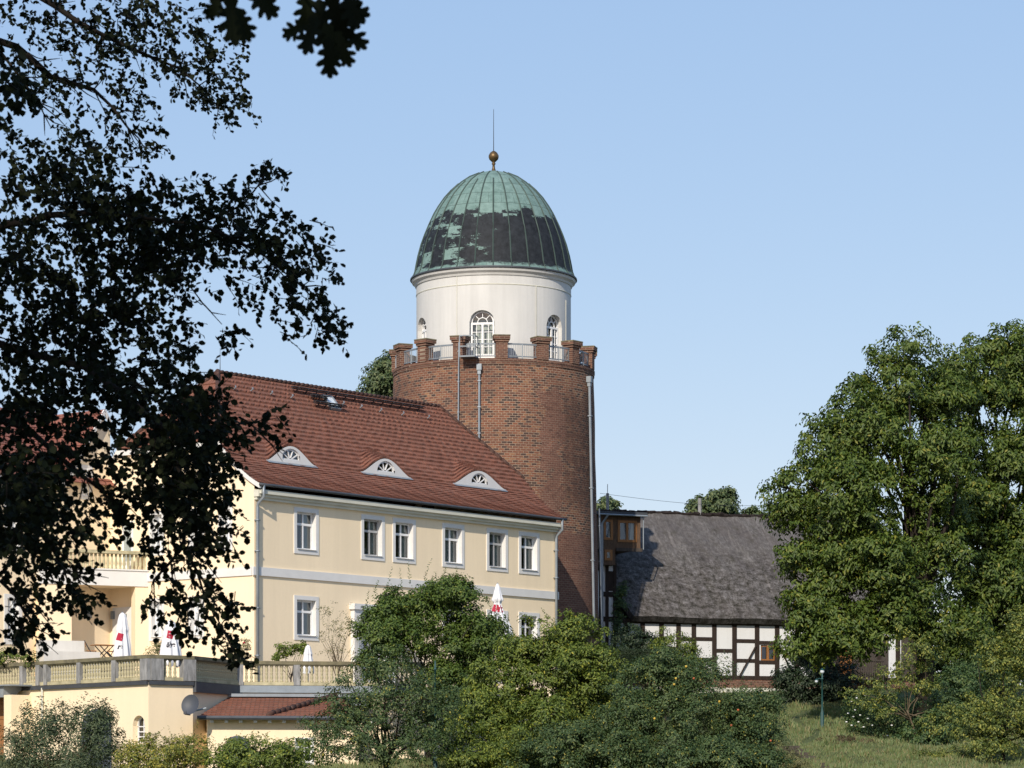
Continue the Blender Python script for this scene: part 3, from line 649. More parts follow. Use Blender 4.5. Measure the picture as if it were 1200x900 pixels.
# snow guards, skylight and ladder hooks on the roof
def roof_pt(px, py, h=0):
    a, d = roof_px(px, py); return FA(a, float(zr(d)) + h * .66, -d + h * .75), a, d
def roof_rail(x0, y0, x1, y1, n):
    _, a0, d0 = roof_pt(x0, y0); _, a1, d1 = roof_pt(x1, y1); dm = (d0 + d1) / 2; b = MB()
    for hh in (.20,): b.bar(FA(a0, float(zr(dm)) + hh * .7, -dm + hh * .7), FA(a1, float(zr(dm)) + hh * .7, -dm + hh * .7), .07, .05)
    b.hexa([FA(a0, float(zr(dm)) + .2, -dm + .05), FA(a1, float(zr(dm)) + .2, -dm + .05), FA(a1, float(zr(dm)) + .2, -dm + .26), FA(a0, float(zr(dm)) + .2, -dm + .26), FA(a0, float(zr(dm)) + .24, -dm + .05), FA(a1, float(zr(dm)) + .24, -dm + .05), FA(a1, float(zr(dm)) + .24, -dm + .26), FA(a0, float(zr(dm)) + .24, -dm + .26)])
    for k in range(n):
        x = a0 + (a1 - a0) * (k + .5) / n; b.bar(FA(x, float(zr(dm)) - .02, -dm), FA(x, float(zr(dm)) + .2, -dm + .3), .04)
    b.build('roof_walkway', M['iron'], house)
roof_rail(339, 458, 494, 483, 14); roof_rail(362, 468, 381, 471, 3); roof_rail(366, 476, 401, 481, 4)
_, a0, d0 = roof_pt(387, 473.5); s = MB(); RS = lambda a, z, d: FA(a0 + a, float(zr(d0 + z * .66)) + d * .66, -(d0 + z * .66) + d * .75)
for x0, x1, y0, y1 in ((-.33, -.25, -.45, .45), (.25, .33, -.45, .45), (-.25, .25, .37, .45), (-.25, .25, -.45, -.37)): s.fbox(RS, x0, x1, y0, y1, .0, .16)
sk = s.build('skylight', M['zinc'], house); MB().quad(RS(-.26, -.38, .12), RS(.26, -.38, .12), RS(.26, .38, .12), RS(-.26, .38, .12)).build('pane', M['lamp_glass'], sk)
for x, y in ((273, 457), (293, 459), (316, 463), (340, 467), (400, 475), (421, 479), (444, 483), (470, 487), (500, 491)):
    _, a, d = roof_pt(x, y); b = MB(); b.bar(FA(a, float(zr(d)), -d), FA(a, float(zr(d)) + .1, -d + .18), .045); b.bar(FA(a, float(zr(d)) + .1, -d + .18), FA(a, float(zr(d)) + .18, -d + .14), .045); b.build('roof_hook', M['zinc'], house)
b = MB(); q = FA(pxa(317) * 1.0 + 2.2, ZR, -HW / 2); b.tube([q, q + UP * 1.1], [.02, .008], 5); b.build('lightning_rod', M['iron'], house)

# ------------------------------------------------------------------ wing with loggia, cut by the left edge of the picture
SQ = 8.7; Q = C0 + v * SQ
def WA(a, z, d): return Q - u * a - v * d + UP * z       # a to the left and nearer
LW, WE, WR = 17.0, 13.3, 16.7
wing = thing('manor_wing', Q + UP * ZB, 'yellow wing with arcaded loggia, balcony and gable, half hidden by dark leaves', 'house')
wh = [(along(22, Q, -u), along(8, Q, -u), 6.2, 8.0), (along(22, Q, -u), along(8, Q, -u), 10.1, 11.9), (along(106, Q, -u), along(97, Q, -u), 12.6, 13.9)]
wh = [tuple(sorted(h[:2])) + h[2:] for h in wh]
b = MB(); wall(b, WA, 0, LW, ZB - .6, WE, wh[:2]); aa, al = along(119, Q, -u), along(80, Q, -u)
az = zat(478, 128.5); sl_ = (az - WE) / (al - aa); zq = az - sl_ * (aa - 0)
hA, hB = wh[2][0], wh[2][1]
b.add([WA(0, WE, 0), WA(al, WE, 0), WA(aa, az, 0), WA(0, zq, 0)], [(0, 1, 2, 3)])
b.quad(WA(0, ZB, 0), WA(0, ZB, -8), WA(0, WE, -8), WA(0, WE, 0)); b.quad(WA(LW, ZB, 0), WA(LW, ZB, -8), WA(LW, WE, -8), WA(LW, WE, 0)); b.quad(WA(0, ZB, -8), WA(LW, ZB, -8), WA(LW, WE, -8), WA(0, WE, -8))
b.add([WA(LW, WE, 0), WA(LW, WE, -8), WA(LW, WR, -4)], [(0, 1, 2)]); b.add([WA(0, WE, 0), WA(0, WE, -8), WA(0, WR, -4)], [(0, 1, 2)])
b.quad(WA(.05, WE - .1, -.4), WA(LW - .1, WE - .1, -.4), WA(LW - .1, WE - .1, -7.8), WA(.05, WE - .1, -7.8))
b.build('wall', M['yellow'], wing)
for h in wh[:2]: window(wing, WA, h, curtain=(.1, .5))
window(wing, WA, wh[2], curtain=None, depth=-.03, sur=.1)
r = MB()
def rowroof(mb, A, Bp, Cp, Dp, n, step=.04):                    # eave A-B, ridge D-C
    A, Bp, Cp, Dp = map(lambda p: V(*p), (A, Bp, Cp, Dp)); nn = np.cross(Bp - A, Dp - A); nn /= np.linalg.norm(nn); nn *= np.sign(nn[2])
    for i in range(n):
        f0, f1 = i / n, (i + 1) / n; p0, q0, p1, q1 = A + (Dp - A) * f0, Bp + (Cp - Bp) * f0, A + (Dp - A) * f1, Bp + (Cp - Bp) * f1
        L0 = np.linalg.norm(q0 - p0)
        mb.quad(p0 + nn * step, q0 + nn * step, q1, p1, uv=[(0, i + .05), (L0, i + .05), (L0, i + .98), (0, i + .98)]); mb.quad(p0, q0, q0 + nn * step, p0 + nn * step, uv=[(0, i), (L0, i), (L0, i + .05), (0, i + .05)])
rowroof(r, WA(LW + .3, WE - .15, .4), WA(-.0, WE - .15, .4), WA(-.0, WR, -4), WA(LW + .3, WR, -4), 16)
rowroof(r, WA(LW + .3, WE - .15, -8.4), WA(0, WE - .15, -8.4), WA(0, WR, -4), WA(LW + .3, WR, -4), 16)
dback = (az - WE) / ((WR - WE) / 4)
rowroof(r, WA(al + .2, WE - .1, .25), WA(al + .2, WE - .1, .0), WA(aa, az + .12, -dback), WA(aa, az + .12, .25), 14)
wr = r.build('roof', M['tiles_bright'], wing)
b = MB(); b.bar(WA(al + .1, WE + .02, .2), WA(aa, az + .05, .2), .08, .14); b.bar(WA(aa, az + .05, .2), WA(0, zq + .05, .2), .08, .14); b.fbox(WA, al + .3, LW, WE - .35, WE - .12, 0.002, .3); b.build('verge_board', M['trim'], wing)
# loggia block
P0 = C0 + v * 6.36; wd = V(-.89, -.456, 0); wd /= np.linalg.norm(wd); wn_ = V(.456, -.89, 0); wn_ /= np.linalg.norm(wn_)
def LA(a, z, d): return P0 + wd * a + wn_ * d + UP * z
LL = 4.9; ZF, ZT = 8.68, 9.35; pa_ = along(158.5, P0, wd); pb_ = along(84, P0, wd)
b = MB(); b.fbox(LA, 0.0, pa_, ZB, ZF, -.5, 0); b.fbox(LA, pb_, LL, ZB, ZF, -.45, 0)
b.add([LA(0, ZF, -.003), LA(pa_, ZF, -.003), LA(pb_, ZF, -.003), LA(LL, ZF, -.003), GA(SQ, ZF, 0), GA(6.37, ZF, 0)], [(0, 1, 2, 3, 4, 5)])
b.build('loggia_pier', M['yellow'], wing)
b = MB(); b.fbox(LA, -.06, LL, ZF + .003, ZT, -.4, .05); b.add([LA(0, ZT - .02, -.1), LA(LL, ZT - .02, -.1), GA(SQ, ZT - .02, 0), GA(6.37, ZT - .02, 0)], [(0, 1, 2, 3)]); b.fbox(LA, -.12, LL, ZT, ZT + .06, -.42, .1); b.build('balcony_slab', M['trim'], wing)
b = MB(); b.fbox(LA, -.15, LL, ZT + .72, ZT + .86, -.32, .03); b.build('balcony_rail', M['stone'], wing)
prof = [(.045, 0), (.06, .02), (.06, .06), (.04, .1), (.075, .24), (.05, .42), (.038, .5), (.06, .56), (.06, .64), (.045, .66)]
for k in range(26):
    b = MB(); b.lathe(prof, LA(.1 + k * .185, ZT + .06, -.15), 8); b.build('baluster', M['stone'], wing, True)
b = MB(); b.fbox(LA, pb_ - .45, pb_ + 1.6, ZB, 6.25, .02, .35); b.fbox(LA, pb_ - .9, pb_ + 1.6, ZB, 5.75, .35, 1.1); b.build('loggia_steps', M['white_plaster'], wing)
b = MB(); dh = (7.35, 8.35, 5.4, 7.7); b.fbox(GA, dh[0] - .15, dh[1] + .15, 5.3, 7.85, .0, .05); dr = b.build('door_surround', M['trim'], wing)
b = MB(); b.fbox(GA, dh[0] + .25, dh[1] - .25, 5.9, 7.55, .05, .07); b.build('pane', M['glass'], wing)
for F_, a in ((GA, 8.45), (WA, along(103.5, Q, -u))):
    b = MB(); b.fbox(F_, a - .09, a + .09, 7.35, 7.7, 0.0, .14); b.build('wall_lamp', M['rail_metal'], wing)
bd = MB(); bd.fbox(GA, 7.25, 7.9, ZT + .06, 11.6, .0, .04); bdo = bd.build('balcony_door', M['frame'], wing)
p = MB(); p.fbox(GA, 7.35, 7.8, ZT + .5, 11.45, .04, .05); p.build('pane', M['glass'], bdo)

# ------------------------------------------------------------------ tower
TC = V((578.5 - 600) / F_PX * 150.3, 150.3, 0); KT = 150.3 / F_PX
tower = thing('round_tower', TC + UP * 3, 'round red brick tower with white drum and patinated copper dome', 'tower')
ZRIM = zat(419.5, 145.2); r_top = 117.2 * KT; r_bot = 126 * KT; ang0 = -math.pi / 2
def CY(r): return lambda a, z, d: TC + V((r + d) * math.cos(ang0 + a / r), (r + d) * math.sin(ang0 + a / r), z)
b = MB(); zs = np.linspace(2.5, ZRIM, 40); n = 96
for i in range(39):
    for k in range(n):
        t0, t1 = -math.pi + 2 * math.pi * k / n, -math.pi + 2 * math.pi * (k + 1) / n; P = []; uv = []
        for t_, z in ((t0, zs[i]), (t1, zs[i]), (t1, zs[i + 1]), (t0, zs[i + 1])):
            f = (z - 2.5) / (ZRIM - 2.5); rr = r_bot + (r_top - r_bot) * f + .012 * math.sin(t_ * 9 + z * 1.7)
            P.append(TC + V(rr * math.cos(ang0 + t_), rr * math.sin(ang0 + t_), z)); uv.append((t_ * r_top, z))
        b.quad(*P, uv=uv)
b.build('brick_shaft', M['brick'], tower, True)
b = MB(); b.lathe([(r_top + .003, ZRIM - .30), (r_top + .035, ZRIM - .28), (r_top + .035, ZRIM - .16), (r_top + .06, ZRIM - .14), (r_top + .06, ZRIM), (r_top - .55, ZRIM), (r_top - .55, ZRIM - .1), (3, ZRIM - .1)], TC, 96); b.build('brick_rim', M['pier_brick'], tower)
for k in range(15):
    t_ = R(4.8 + 24 * k); rr = r_top - .16; c_ = TC + V(rr * math.cos(ang0 + t_), rr * math.sin(ang0 + t_), ZRIM); b = MB()
    b.box(c_, .58, .5, .80, t_); b.box(c_ + UP * .8, .7, .62, .12, t_); b.box(c_ + UP * .92, .82, .74, .16, t_); p = b.build('parapet_pier', M['pier_brick'], tower)
    b = MB(); b.box(c_ + UP * 1.083, .84, .76, .05, t_); b.build('coping', M['stone_rail'], p)
    t2 = R(4.8 + 24 * (k + 1)); b = MB(); rr2 = r_top - .1
    A_ = [t_ + (t2 - t_) * f for f in np.linspace(.12, .88, 7)]; pt = lambda t, z: TC + V(rr2 * math.cos(ang0 + t), rr2 * math.sin(ang0 + t), ZRIM + z)
    for z in (.12, .72):
        for q0, q1 in zip(A_[:-1], A_[1:]): b.bar(pt(q0, z), pt(q1, z), .05, .05 if z < .5 else .08)
    for f in np.linspace(.12, .88, 15): q_ = t_ + (t2 - t_) * f; b.bar(pt(q_, .1), pt(q_, .74), .02 if 0 < f else .05)
    for f in (.12, .5, .88): q_ = t_ + (t2 - t_) * f; b.bar(pt(q_, 0), pt(q_, .74), .06)
    b.build('railing', M['rail_metal'], tower)
# drum with arched openings
r_d = 90.5 * KT; ZD1 = zat(337.5, 150.3); DK = CY(r_d); wdt = 1.26 / 2; zsp = zat(377, 146.4); ZD0 = ZRIM - .15
cen = [R(-8.2 + 60 * k) * r_d for k in range(6)]
b = MB(); edges = []
for c_ in cen: edges += list(c_ + np.linspace(-wdt, wdt, 15)) + list(c_ + np.linspace(wdt, 2 * math.pi * r_d / 6 - wdt, 13))[1:-1]
edges = sorted(edges); edges.append(edges[0] + 2 * math.pi * r_d)
def arch(a):
    for c_ in cen:
        for sh in (0, 2 * math.pi * r_d):
            x = a - c_ - sh
            if abs(x) <= wdt + 1e-6: return zsp + math.sqrt(max(0, wdt ** 2 - x * x)) * .92
    return None
for a_, b_ in zip(edges[:-1], edges[1:]):
    mid = arch((a_ + b_) / 2)
    if mid is None: b.quad(DK(a_, ZD0, 0), DK(b_, ZD0, 0), DK(b_, ZD1, 0), DK(a_, ZD1, 0))
    else:
        la, lb = arch(a_) or zsp, arch(b_) or zsp
        b.quad(DK(a_, la, 0), DK(b_, lb, 0), DK(b_, ZD1, 0), DK(a_, ZD1, 0)); b.quad(DK(a_, la, 0), DK(b_, lb, 0), DK(b_, lb, -.3), DK(a_, la, -.3))
for c_ in cen:
    for sg in (-1, 1): b.quad(DK(c_ + sg * wdt, ZD0, 0), DK(c_ + sg * wdt, ZD0, -.3), DK(c_ + sg * wdt, zsp, -.3), DK(c_ + sg * wdt, zsp, 0))
b.build('drum', M['white_plaster'], tower)
b = MB(); zc = ZD1; rc = r_d
b.lathe([(rc - .02, zc - .45), (rc + .012, zc - .45), (rc + .012, zc - .02), (rc + .06, zc), (rc + .10, zc + .10), (rc + .22, zc + .2), (rc + .26, zc + .32), (rc + .1, zc + .36)], TC, 96); b.build('cornice', M['white_plaster'], tower, False)
for k, c_ in enumerate(cen):
    b = MB(); d0 = -.27; W_ = wdt - .02
    F_ = DK
    for x0, x1, z0, z1 in ((-W_, -W_ + .08, ZD0, zsp), (W_ - .08, W_, ZD0, zsp), (-.05, .05, ZD0, zsp), (-W_ + .08, -.05, zsp - .1, zsp), (.05, W_ - .08, zsp - .1, zsp), (-W_ + .08, -.05, ZD0, ZD0 + .55), (.05, W_ - .08, ZD0, ZD0 + .55)):
        b.fbox(F_, c_ + x0, c_ + x1, z0, z1, d0, d0 + .07)
    for x in (-W_ / 2 - .01, W_ / 2 + .01): b.fbox(F_, c_ + x - .015, c_ + x + .015, ZD0 + .5, zsp - .1, d0 + .02, d0 + .05)
    for z in np.linspace(ZD0 + .55, zsp - .1, 5)[1:-1]: b.fbox(F_, c_ - W_ + .08, c_ + W_ - .08, z - .015, z + .015, d0 + .022, d0 + .048)
    P = lambda t, s, d: F_(c_ + W_ * s * math.cos(t), zsp + .92 * W_ * s * math.sin(t), d)
    for s0, s1 in ((1, .88), (.45, .39)):
        for j in range(14):
            t0, t1 = math.pi * j / 14, math.pi * (j + 1) / 14
            b.hexa([P(t0, s0, d0), P(t1, s0, d0), P(t1, s1, d0), P(t0, s1, d0), P(t0, s0, d0 + .06), P(t1, s0, d0 + .06), P(t1, s1, d0 + .06), P(t0, s1, d0 + .06)])
    for t_ in (45, 90, 135): b.bar(P(R(t_), .4, d0 + .03), P(R(t_), .9, d0 + .03), .03)
    wn = b.build('arched_door' if k == 0 else 'arched_window', M['frame'], tower)
    p = MB(); p.quad(F_(c_ - W_, ZD0, d0 + .01), F_(c_ + W_, ZD0, d0 + .01), F_(c_ + W_, zsp, d0 + .01), F_(c_ - W_, zsp, d0 + .01)); p.add([P(math.pi * j / 16, 1, d0 + .01) for j in range(17)], [tuple(range(17))]); p.build('pane', M['glass'], wn)
    p = MB(); p.fbox(F_, c_ - .64, c_ + .64, ZD0, zsp + .64, -.75, -.7); p.build('white_blind' , M['curtain'], wn)
# dome
K = 150.3 / F_PX
prof = [(97, 329), (94.5, 325.5), (92, 319), (90.4, 310), (88.3, 300), (84.8, 287), (80.4, 275), (75.8, 264), (70.6, 253), (65.8, 245), (58.6, 234.5), (50.5, 225.5), (41.5, 217.3), (30.5, 209.8), (18, 204.3), (8, 201.5), (1.5, 200.4)]
dp = [(hw * K, zat(y, 150.3)) for hw, y in prof]
b = MB(); b.lathe(dp, TC, 144, uvs=28); dome = b.build('copper_dome', M['copper'], tower, True)
b = MB()
for k in range(28):
    t_ = 2 * math.pi * k / 28; b.tube([TC + V((r_ + .015) * math.cos(t_), (r_ + .015) * math.sin(t_), z + .01) for r_, z in (dp[:-2] if k % 2 == 0 else dp[:-4])], .035, 4)
b.build('standing_seams', M['copper'], dome)
b = MB(); b.lathe([(dp[0][0] + .01, dp[0][1] - .05), (dp[0][0] + .04, dp[0][1] - .02), (dp[0][0] + .03, dp[0][1] + .05), (dp[0][0] - .05, dp[0][1] + .06)], TC, 96); b.build('dome_gutter', M['zinc_dark'], tower)
za = dp[-1][1]; b = MB(); b.lathe([(.26, za - .12), (.12, za), (.07, za + .15), (.06, za + .3), (.11, za + .36), (.06, za + .42), (.14, za + .5), (.22, za + .58), (.26, za + .7), (.25, za + .8), (.18, za + .92), (.08, za + 1.0), (.03, za + 1.02)], TC, 20); b.build('gilded_ball', M['gold'], tower, True)
b = MB(); b.tube([TC + UP * (za + 1), TC + UP * zat(128, 150.3)], [.022, .012], 5); b.build('lightning_rod', M['iron'], tower)
def tang(px, r): return math.asin((px - 578.5) * K / r)
for x, y0, y1, rad, hop in ((563, 432, 540, .055, 1), (689.5, 446, 742, .065, 1), (539.5, 395, 520, .035, 0), (703.0, 596, 742, .05, 0)):
    t_ = tang(min(x, 578.5 + 121), r_top + .15) if x < 700 else R(88); b = MB(); P = []
    for y in np.linspace(y0, y1, 8):
        z = zat(y, 150.3 - 5 * math.cos(t_)); f = (z - 2.5) / (ZRIM - 2.5); rr = r_bot + (r_top - r_bot) * f + .13; P.append(TC + V(rr * math.cos(ang0 + t_), rr * math.sin(ang0 + t_), z))
    b.tube(P, rad, 8)
    if hop: b.box(P[0] - UP * .1, .24, .24, .3, t_); b.box(P[0] - UP * .3, .16, .16, .2, t_)
    for q_ in P[1::2]: b.box(q_, rad * 2.8, rad * 2.8, .05, t_)
    b.build('drainpipe' if hop else 'cable_conduit', M['zinc'], tower)
# hoist cage at the parapet
t_ = tang(553, r_top); b = MB(); HC = lambda x, z, d: TC + V(math.cos(ang0 + t_) * (r_top + d) - math.sin(ang0 + t_) * x, math.sin(ang0 + t_) * (r_top + d) + math.cos(ang0 + t_) * x, ZRIM + z)
b.fbox(HC, -.38, .38, -.02, .05, -.1, .75)
for x in (-.38, .38):
    for d in (.05, .72): b.bar(HC(x, 0, d), HC(x, 1.05, d), .05)
    b.bar(HC(x, 1.02, 0), HC(x, 1.02, .72), .05); b.bar(HC(x, .5, 0), HC(x, .5, .72), .04)
for z in (.5, 1.02): b.bar(HC(-.38, z, .72), HC(.38, z, .72), .05)
b.build('hoist_cage', M['rail_metal'], tower)
b = MB(); z0 = zat(352, 146); t_ = math.asin(-40 / 90.5)
for px_, y0, y1 in ((537, 312, 400), (627.5, 335, 420), (662, 345, 402)):
    t_ = math.asin((px_ - 578.5) / 90.6); rr = r_d + .03; b.tube([TC + V(rr * math.cos(ang0 + t_), rr * math.sin(ang0 + t_), zat(y, 147)) for y in (y0, y1)], .016, 5)
b.lathe([(r_d + .012, zat(331, 146.2)), (r_d + .03, zat(331.5, 146.2)), (r_d + .012, zat(332.4, 146.2))], TC, 72)
b.build('drum_cables', M['cornice'], tower)

# ------------------------------------------------------------------ thatched barn
bd_ = V(.94, .341, 0); bn = V(.341, -.94, 0); B0 = V(133 / F_PX * 158, 158, 0)
def BA(a, z, d): return B0 + bd_ * a + bn * d + UP * z
def pxb(px, O=None): return along(px, B0 if O is None else O, bd_)
def Yb(a): return 158 + .341 * a
barn = thing('thatched_barn', B0 + UP * 5, 'half timbered barn with big grey thatched roof beside the brick tower', 'barn')
AL, AR = pxb(722), pxb(1075); EZ = zat(727, 157.5); RZ = zat(598.5, 163.2); BW = 5.6
BZ = 5.0; PZ = zat(796, Yb(6)) ; FZ = zat(806, Yb(6))
print('barn', AL, AR, EZ, RZ, PZ)
win = (pxb(891.5), pxb(908.5), zat(774.5, Yb(8.3)), zat(756, Yb(8.3)))
b = MB(); wall(b, BA, AL, AR, PZ, EZ + .02, [win]); b.quad(BA(AL, PZ, -2 * BW), BA(AR, PZ, -2 * BW), BA(AR, EZ + .5, -2 * BW), BA(AL, EZ + .5, -2 * BW))
for a in (AL, AR): b.add([BA(a, PZ, 0), BA(a, PZ, -2 * BW), BA(a, EZ + .2, -2 * BW), BA(a, RZ - .4, -BW), BA(a, EZ + .2, 0)], [(0, 1, 2, 3, 4)])
b.build('wall', M['infill'], barn)
b = MB(); b.fbox(BA, AL - .05, AR + .05, FZ, PZ - .01, -2 * BW, .03); b.build('brick_plinth', M['pier_brick'], barn)
b = MB(); b.fbox(BA, AL - .1, AR + .1, 4.0, FZ - .003, -2 * BW, .10); b.build('stone_footing', M['cornice'], barn)
tb = MB()
posts = [733, 753, 775, 795, 813, 837, 860.5, 887, 910.5, 934, 958, 982, 1006, 1030, 1052, 1072]
for x in posts: a = pxb(x); tb.fbox(BA, a - .13, a + .13, PZ, EZ + .02, -.03, .03 + .006 * (x % 3))
tb.fbox(BA, AL, AR, PZ - .004, PZ + .2, -.02, .05); tb.fbox(BA, AL, AR, EZ - .12, EZ + .12, -.02, .055)
def rail(x0, x1, y, w_=.2): a0, a1 = pxb(x0), pxb(x1); z = zat(y, Yb((a0 + a1) / 2)); tb.fbox(BA, a0 + .13, a1 - .13, z - w_ / 2, z + w_ / 2, -.03, .027)
for x0, x1, ys in ((733, 753, (760,)), (753, 775, (749, 773)), (775, 795, (760,)), (795, 813, (749, 773)), (813, 837, (748.8, 773)), (837, 860.5, (762.6,)), (860.5, 887, (751.2, 774.3)), (887, 910.5, (753.3, 776.2)), (934, 958, (755, 778)), (958, 982, (760,)), (982, 1006, (755, 778))):
    for y in ys: rail(x0, x1, y)
def brace(x0, y0, x1, y1): tb.bar(BA(pxb(x0), zat(y0, Yb(pxb(x0))), .01), BA(pxb(x1), zat(y1, Yb(pxb(x1))), .01), .06, .2, up=tuple(bn))
brace(866, 793, 885.5, 757); brace(912.5, 757, 930, 793)
tb.build('timber_frame', M['oak_timber'], barn)
window(barn, BA, win, 'honey', sur=.0, depth=.05, curtain=None, cross=2, bars=False, sill=False, reveal='honey', surround='oak_timber')
b = MB(); am = (win[0] + win[1]) / 2; b.fbox(BA, am - .06, am + .06, win[2], win[3], -.1, .0); b.build('window_mullion', M['honey'], barn)
# thatch: curved grid with thickness
def thatch_pt(f, g, off=0):                        # f along (0..1), g 0 eave .. 1 ridge
    ov = .55
    z = EZ + .22 + (RZ - EZ - .22) * (g ** .97) ; d = ov - (ov + BW) * g
    a0 = pxb(738) + (pxb(718, B0 - bn * 0) - pxb(738)) * 1.0 * min(1, g / .55) ** .8 if g < .55 else pxb(718)
    a = a0 + (AR + .5 - a0) * f
    bulge = .22 * math.sin(math.pi * min(1, g * 1.05)); nz = .035 * math.sin(a * 1.1 + g * 3) + .015 * math.sin(a * 5.3 + g * 11) + .012 * math.sin(g * 23 + a * .7)
    return BA(a, z + (bulge + nz + off) * .66, d + (bulge + nz + off) * .72), (a, g * 8.2)
b = MB(); nf, ng = 90, 36
for i in range(nf):
    for j in range(ng):
        q_ = [thatch_pt((i + x) / nf, (j + y) / ng) for x, y in ((0, 0), (1, 0), (1, 1), (0, 1))]; b.quad(*[p[0] for p in q_], uv=[p[1] for p in q_])
    q_ = [thatch_pt((i + x) / nf, 0, y) for x, y in ((0, -.42), (1, -.42), (1, 0), (0, 0))]; b.quad(*[p[0] for p in q_], uv=[(p[1][0], k * .2) for k, p in zip((0, 0, 1, 1), q_)])
    q_ = [thatch_pt((i + x) / nf, y, -.42) for x, y in ((0, 0), (1, 0), (1, .25), (0, .25))]; b.quad(*[p[0] for p in q_], uv=[p[1] for p in q_])
for j in range(ng):
    q_ = [thatch_pt(0, (j + x) / ng, y) for x, y in ((0, -.42), (1, -.42), (1, 0), (0, 0))]; b.quad(*[p[0] for p in q_], uv=[(k * .2, p[1][1]) for k, p in zip((0, 0, 1, 1), q_)])
R0 = BA(AL - .3, RZ, -BW); R1 = BA(AR + .5, RZ, -BW); b.quad(R0, R1, BA(AR + .5, EZ - .2, -2 * BW - .5), BA(AL - .3, EZ - .2, -2 * BW - .5), uv=[(0, 8), (30, 8), (30, 0), (0, 0)])
thr = b.build('thatched_roof', M['thatch'], barn, True)
b = MB(); aL = pxb(704, B0 - bn * BW); n = 70
for k in range(n):
    a0, a1 = aL + (AR + .4 - aL) * k / n, aL + (AR + .4 - aL) * (k + 1.3) / n; h_ = random.uniform(.09, .14); b.tube([BA(a0, RZ + .02 + random.uniform(-.03, .04), -BW), BA(a1, RZ + .02 + random.uniform(-.03, .04), -BW)], [h_, h_ * random.uniform(.7, 1.1)], 7)
b.build('ridge_capping', M['ridge_heather'], thr)
for x, y0 in ((820, 584), (712, 578)):
    b = MB(); p = BA(pxb(x, B0 - bn * BW), RZ, -BW); top = zat(y0, p[1]); b.tube([p, V(p[0], p[1], top)], .10 if x > 800 else .08, 6)
    if x < 800: b.tube([V(p[0], p[1], top), V(p[0], p[1], top + .5)], .02, 5)
    b.build('ridge_post', M['post_stone'], barn)
# gallery railing and orange door behind the walnut tree
b = MB(); a0, a1 = pxb(990), pxb(1026)
for k in range(15): a = a0 + (a1 - a0) * k / 14; b.fbox(BA, a - .035, a + .035, zat(797, 163), zat(775, 163), .9, .95)
b.fbox(BA, a0, a1, zat(776, 163), zat(774, 163), .86, .99); b.fbox(BA, a0, a1, zat(798, 163), zat(795.5, 163), .02, 1.0); b.build('gallery_railing', M['grey_timber'], barn)
b = MB(); b.fbox(BA, pxb(966), pxb(1041), PZ + .2, EZ - .5, .0, .026); b.fbox(BA, pxb(1056), pxb(1075), PZ + .2, EZ - .1, .0, .026); b.build('board_cladding', M['grey_timber'], barn)
b = MB(); b.fbox(BA, pxb(984), pxb(999), zat(795, 163), zat(752, 163), .03, .09); b.build('orange_door', M['honey'], barn)
# dormer box and timber link to the tower
DD = .62; DO = B0 + bn * DD
def DA(a, z, d): return DO + bd_ * a + bn * d + UP * z
dl, drr = along(705.5, DO, bd_), along(750.5, DO, bd_); dz0, dz1 = zat(643, 157), zat(603, 157)
dw = [(along(708, DO, bd_), along(717.5, DO, bd_), zat(632, 157), zat(609.5, 157)), (along(724.5, DO, bd_), along(745.5, DO, bd_), zat(634, 157), zat(610, 157))]
b = MB(); wall(b, DA, dl, drr, dz0, dz1, dw); b.quad(DA(drr, dz0, 0), DA(drr, dz0, -4), DA(drr, dz1, -4), DA(drr, dz1, 0)); b.quad(DA(dl, dz0, 0), DA(dl, dz0, -4), DA(dl, dz1, -4), DA(dl, dz1, 0))
l2 = along(721, DO, bd_); lw = (along(709, DO, bd_), along(717, DO, bd_), zat(656, 157), zat(640, 157) - .0)
wall(b, DA, dl, l2, zat(662, 157), dz0, [(lw[0], lw[1], lw[2], dz0 - .08)]); b.quad(DA(dl, zat(662, 157), 0), DA(l2, zat(662, 157), 0), DA(l2, zat(662, 157), -4), DA(dl, zat(662, 157), -4)); b.quad(DA(l2, zat(662, 157), 0), DA(l2, zat(662, 157), -3), DA(l2, dz0, -3), DA(l2, dz0, 0))
b.quad(DA(l2, dz0, 0), DA(drr, dz0, 0), DA(drr, dz0, -3), DA(l2, dz0, -3))
dm = b.build('boarded_dormer', M['brown_boards'], barn)
for h in dw + [(lw[0], lw[1], lw[2], dz0 - .08)]:
    b = MB(); a0, a1, z0, z1 = h
    for x0, x1, y0, y1 in ((a0 - .03, a0 + .1, z0 - .03, z1 + .03), (a1 - .1, a1 + .03, z0 - .03, z1 + .03), (a0 + .1, a1 - .1, z0 - .03, z0 + .1), (a0 + .1, a1 - .1, z1 - .1, z1 + .03)): b.fbox(DA, x0, x1, y0, y1, -.05, .03)
    if a1 - a0 > .7: b.fbox(DA, (a0 + a1) / 2 - .06, (a0 + a1) / 2 + .06, z0 + .1, z1 - .1, -.05, .02)
    b.build('honey_window', M['honey'], dm)
    MB().quad(DA(a0, z0, -.03), DA(a1, z0, -.03), DA(a1, z1, -.03), DA(a0, z1, -.03)).build('dormer_pane', M['glass'], dm)
    MB().quad(DA(a0 + (a1 - a0) * .75, z0, -.3), DA(a1, z0, -.25), DA(a1, z1, -.25), DA(a0 + (a1 - a0) * .85, z1, -.3)).build('dormer_curtain', M['curtain'], dm)
b = MB(); b.fbox(DA, dl - .4, drr + .25, dz1, dz1 + .14, -4, .35); b.build('flat_roof', M['zinc_dark'], dm)
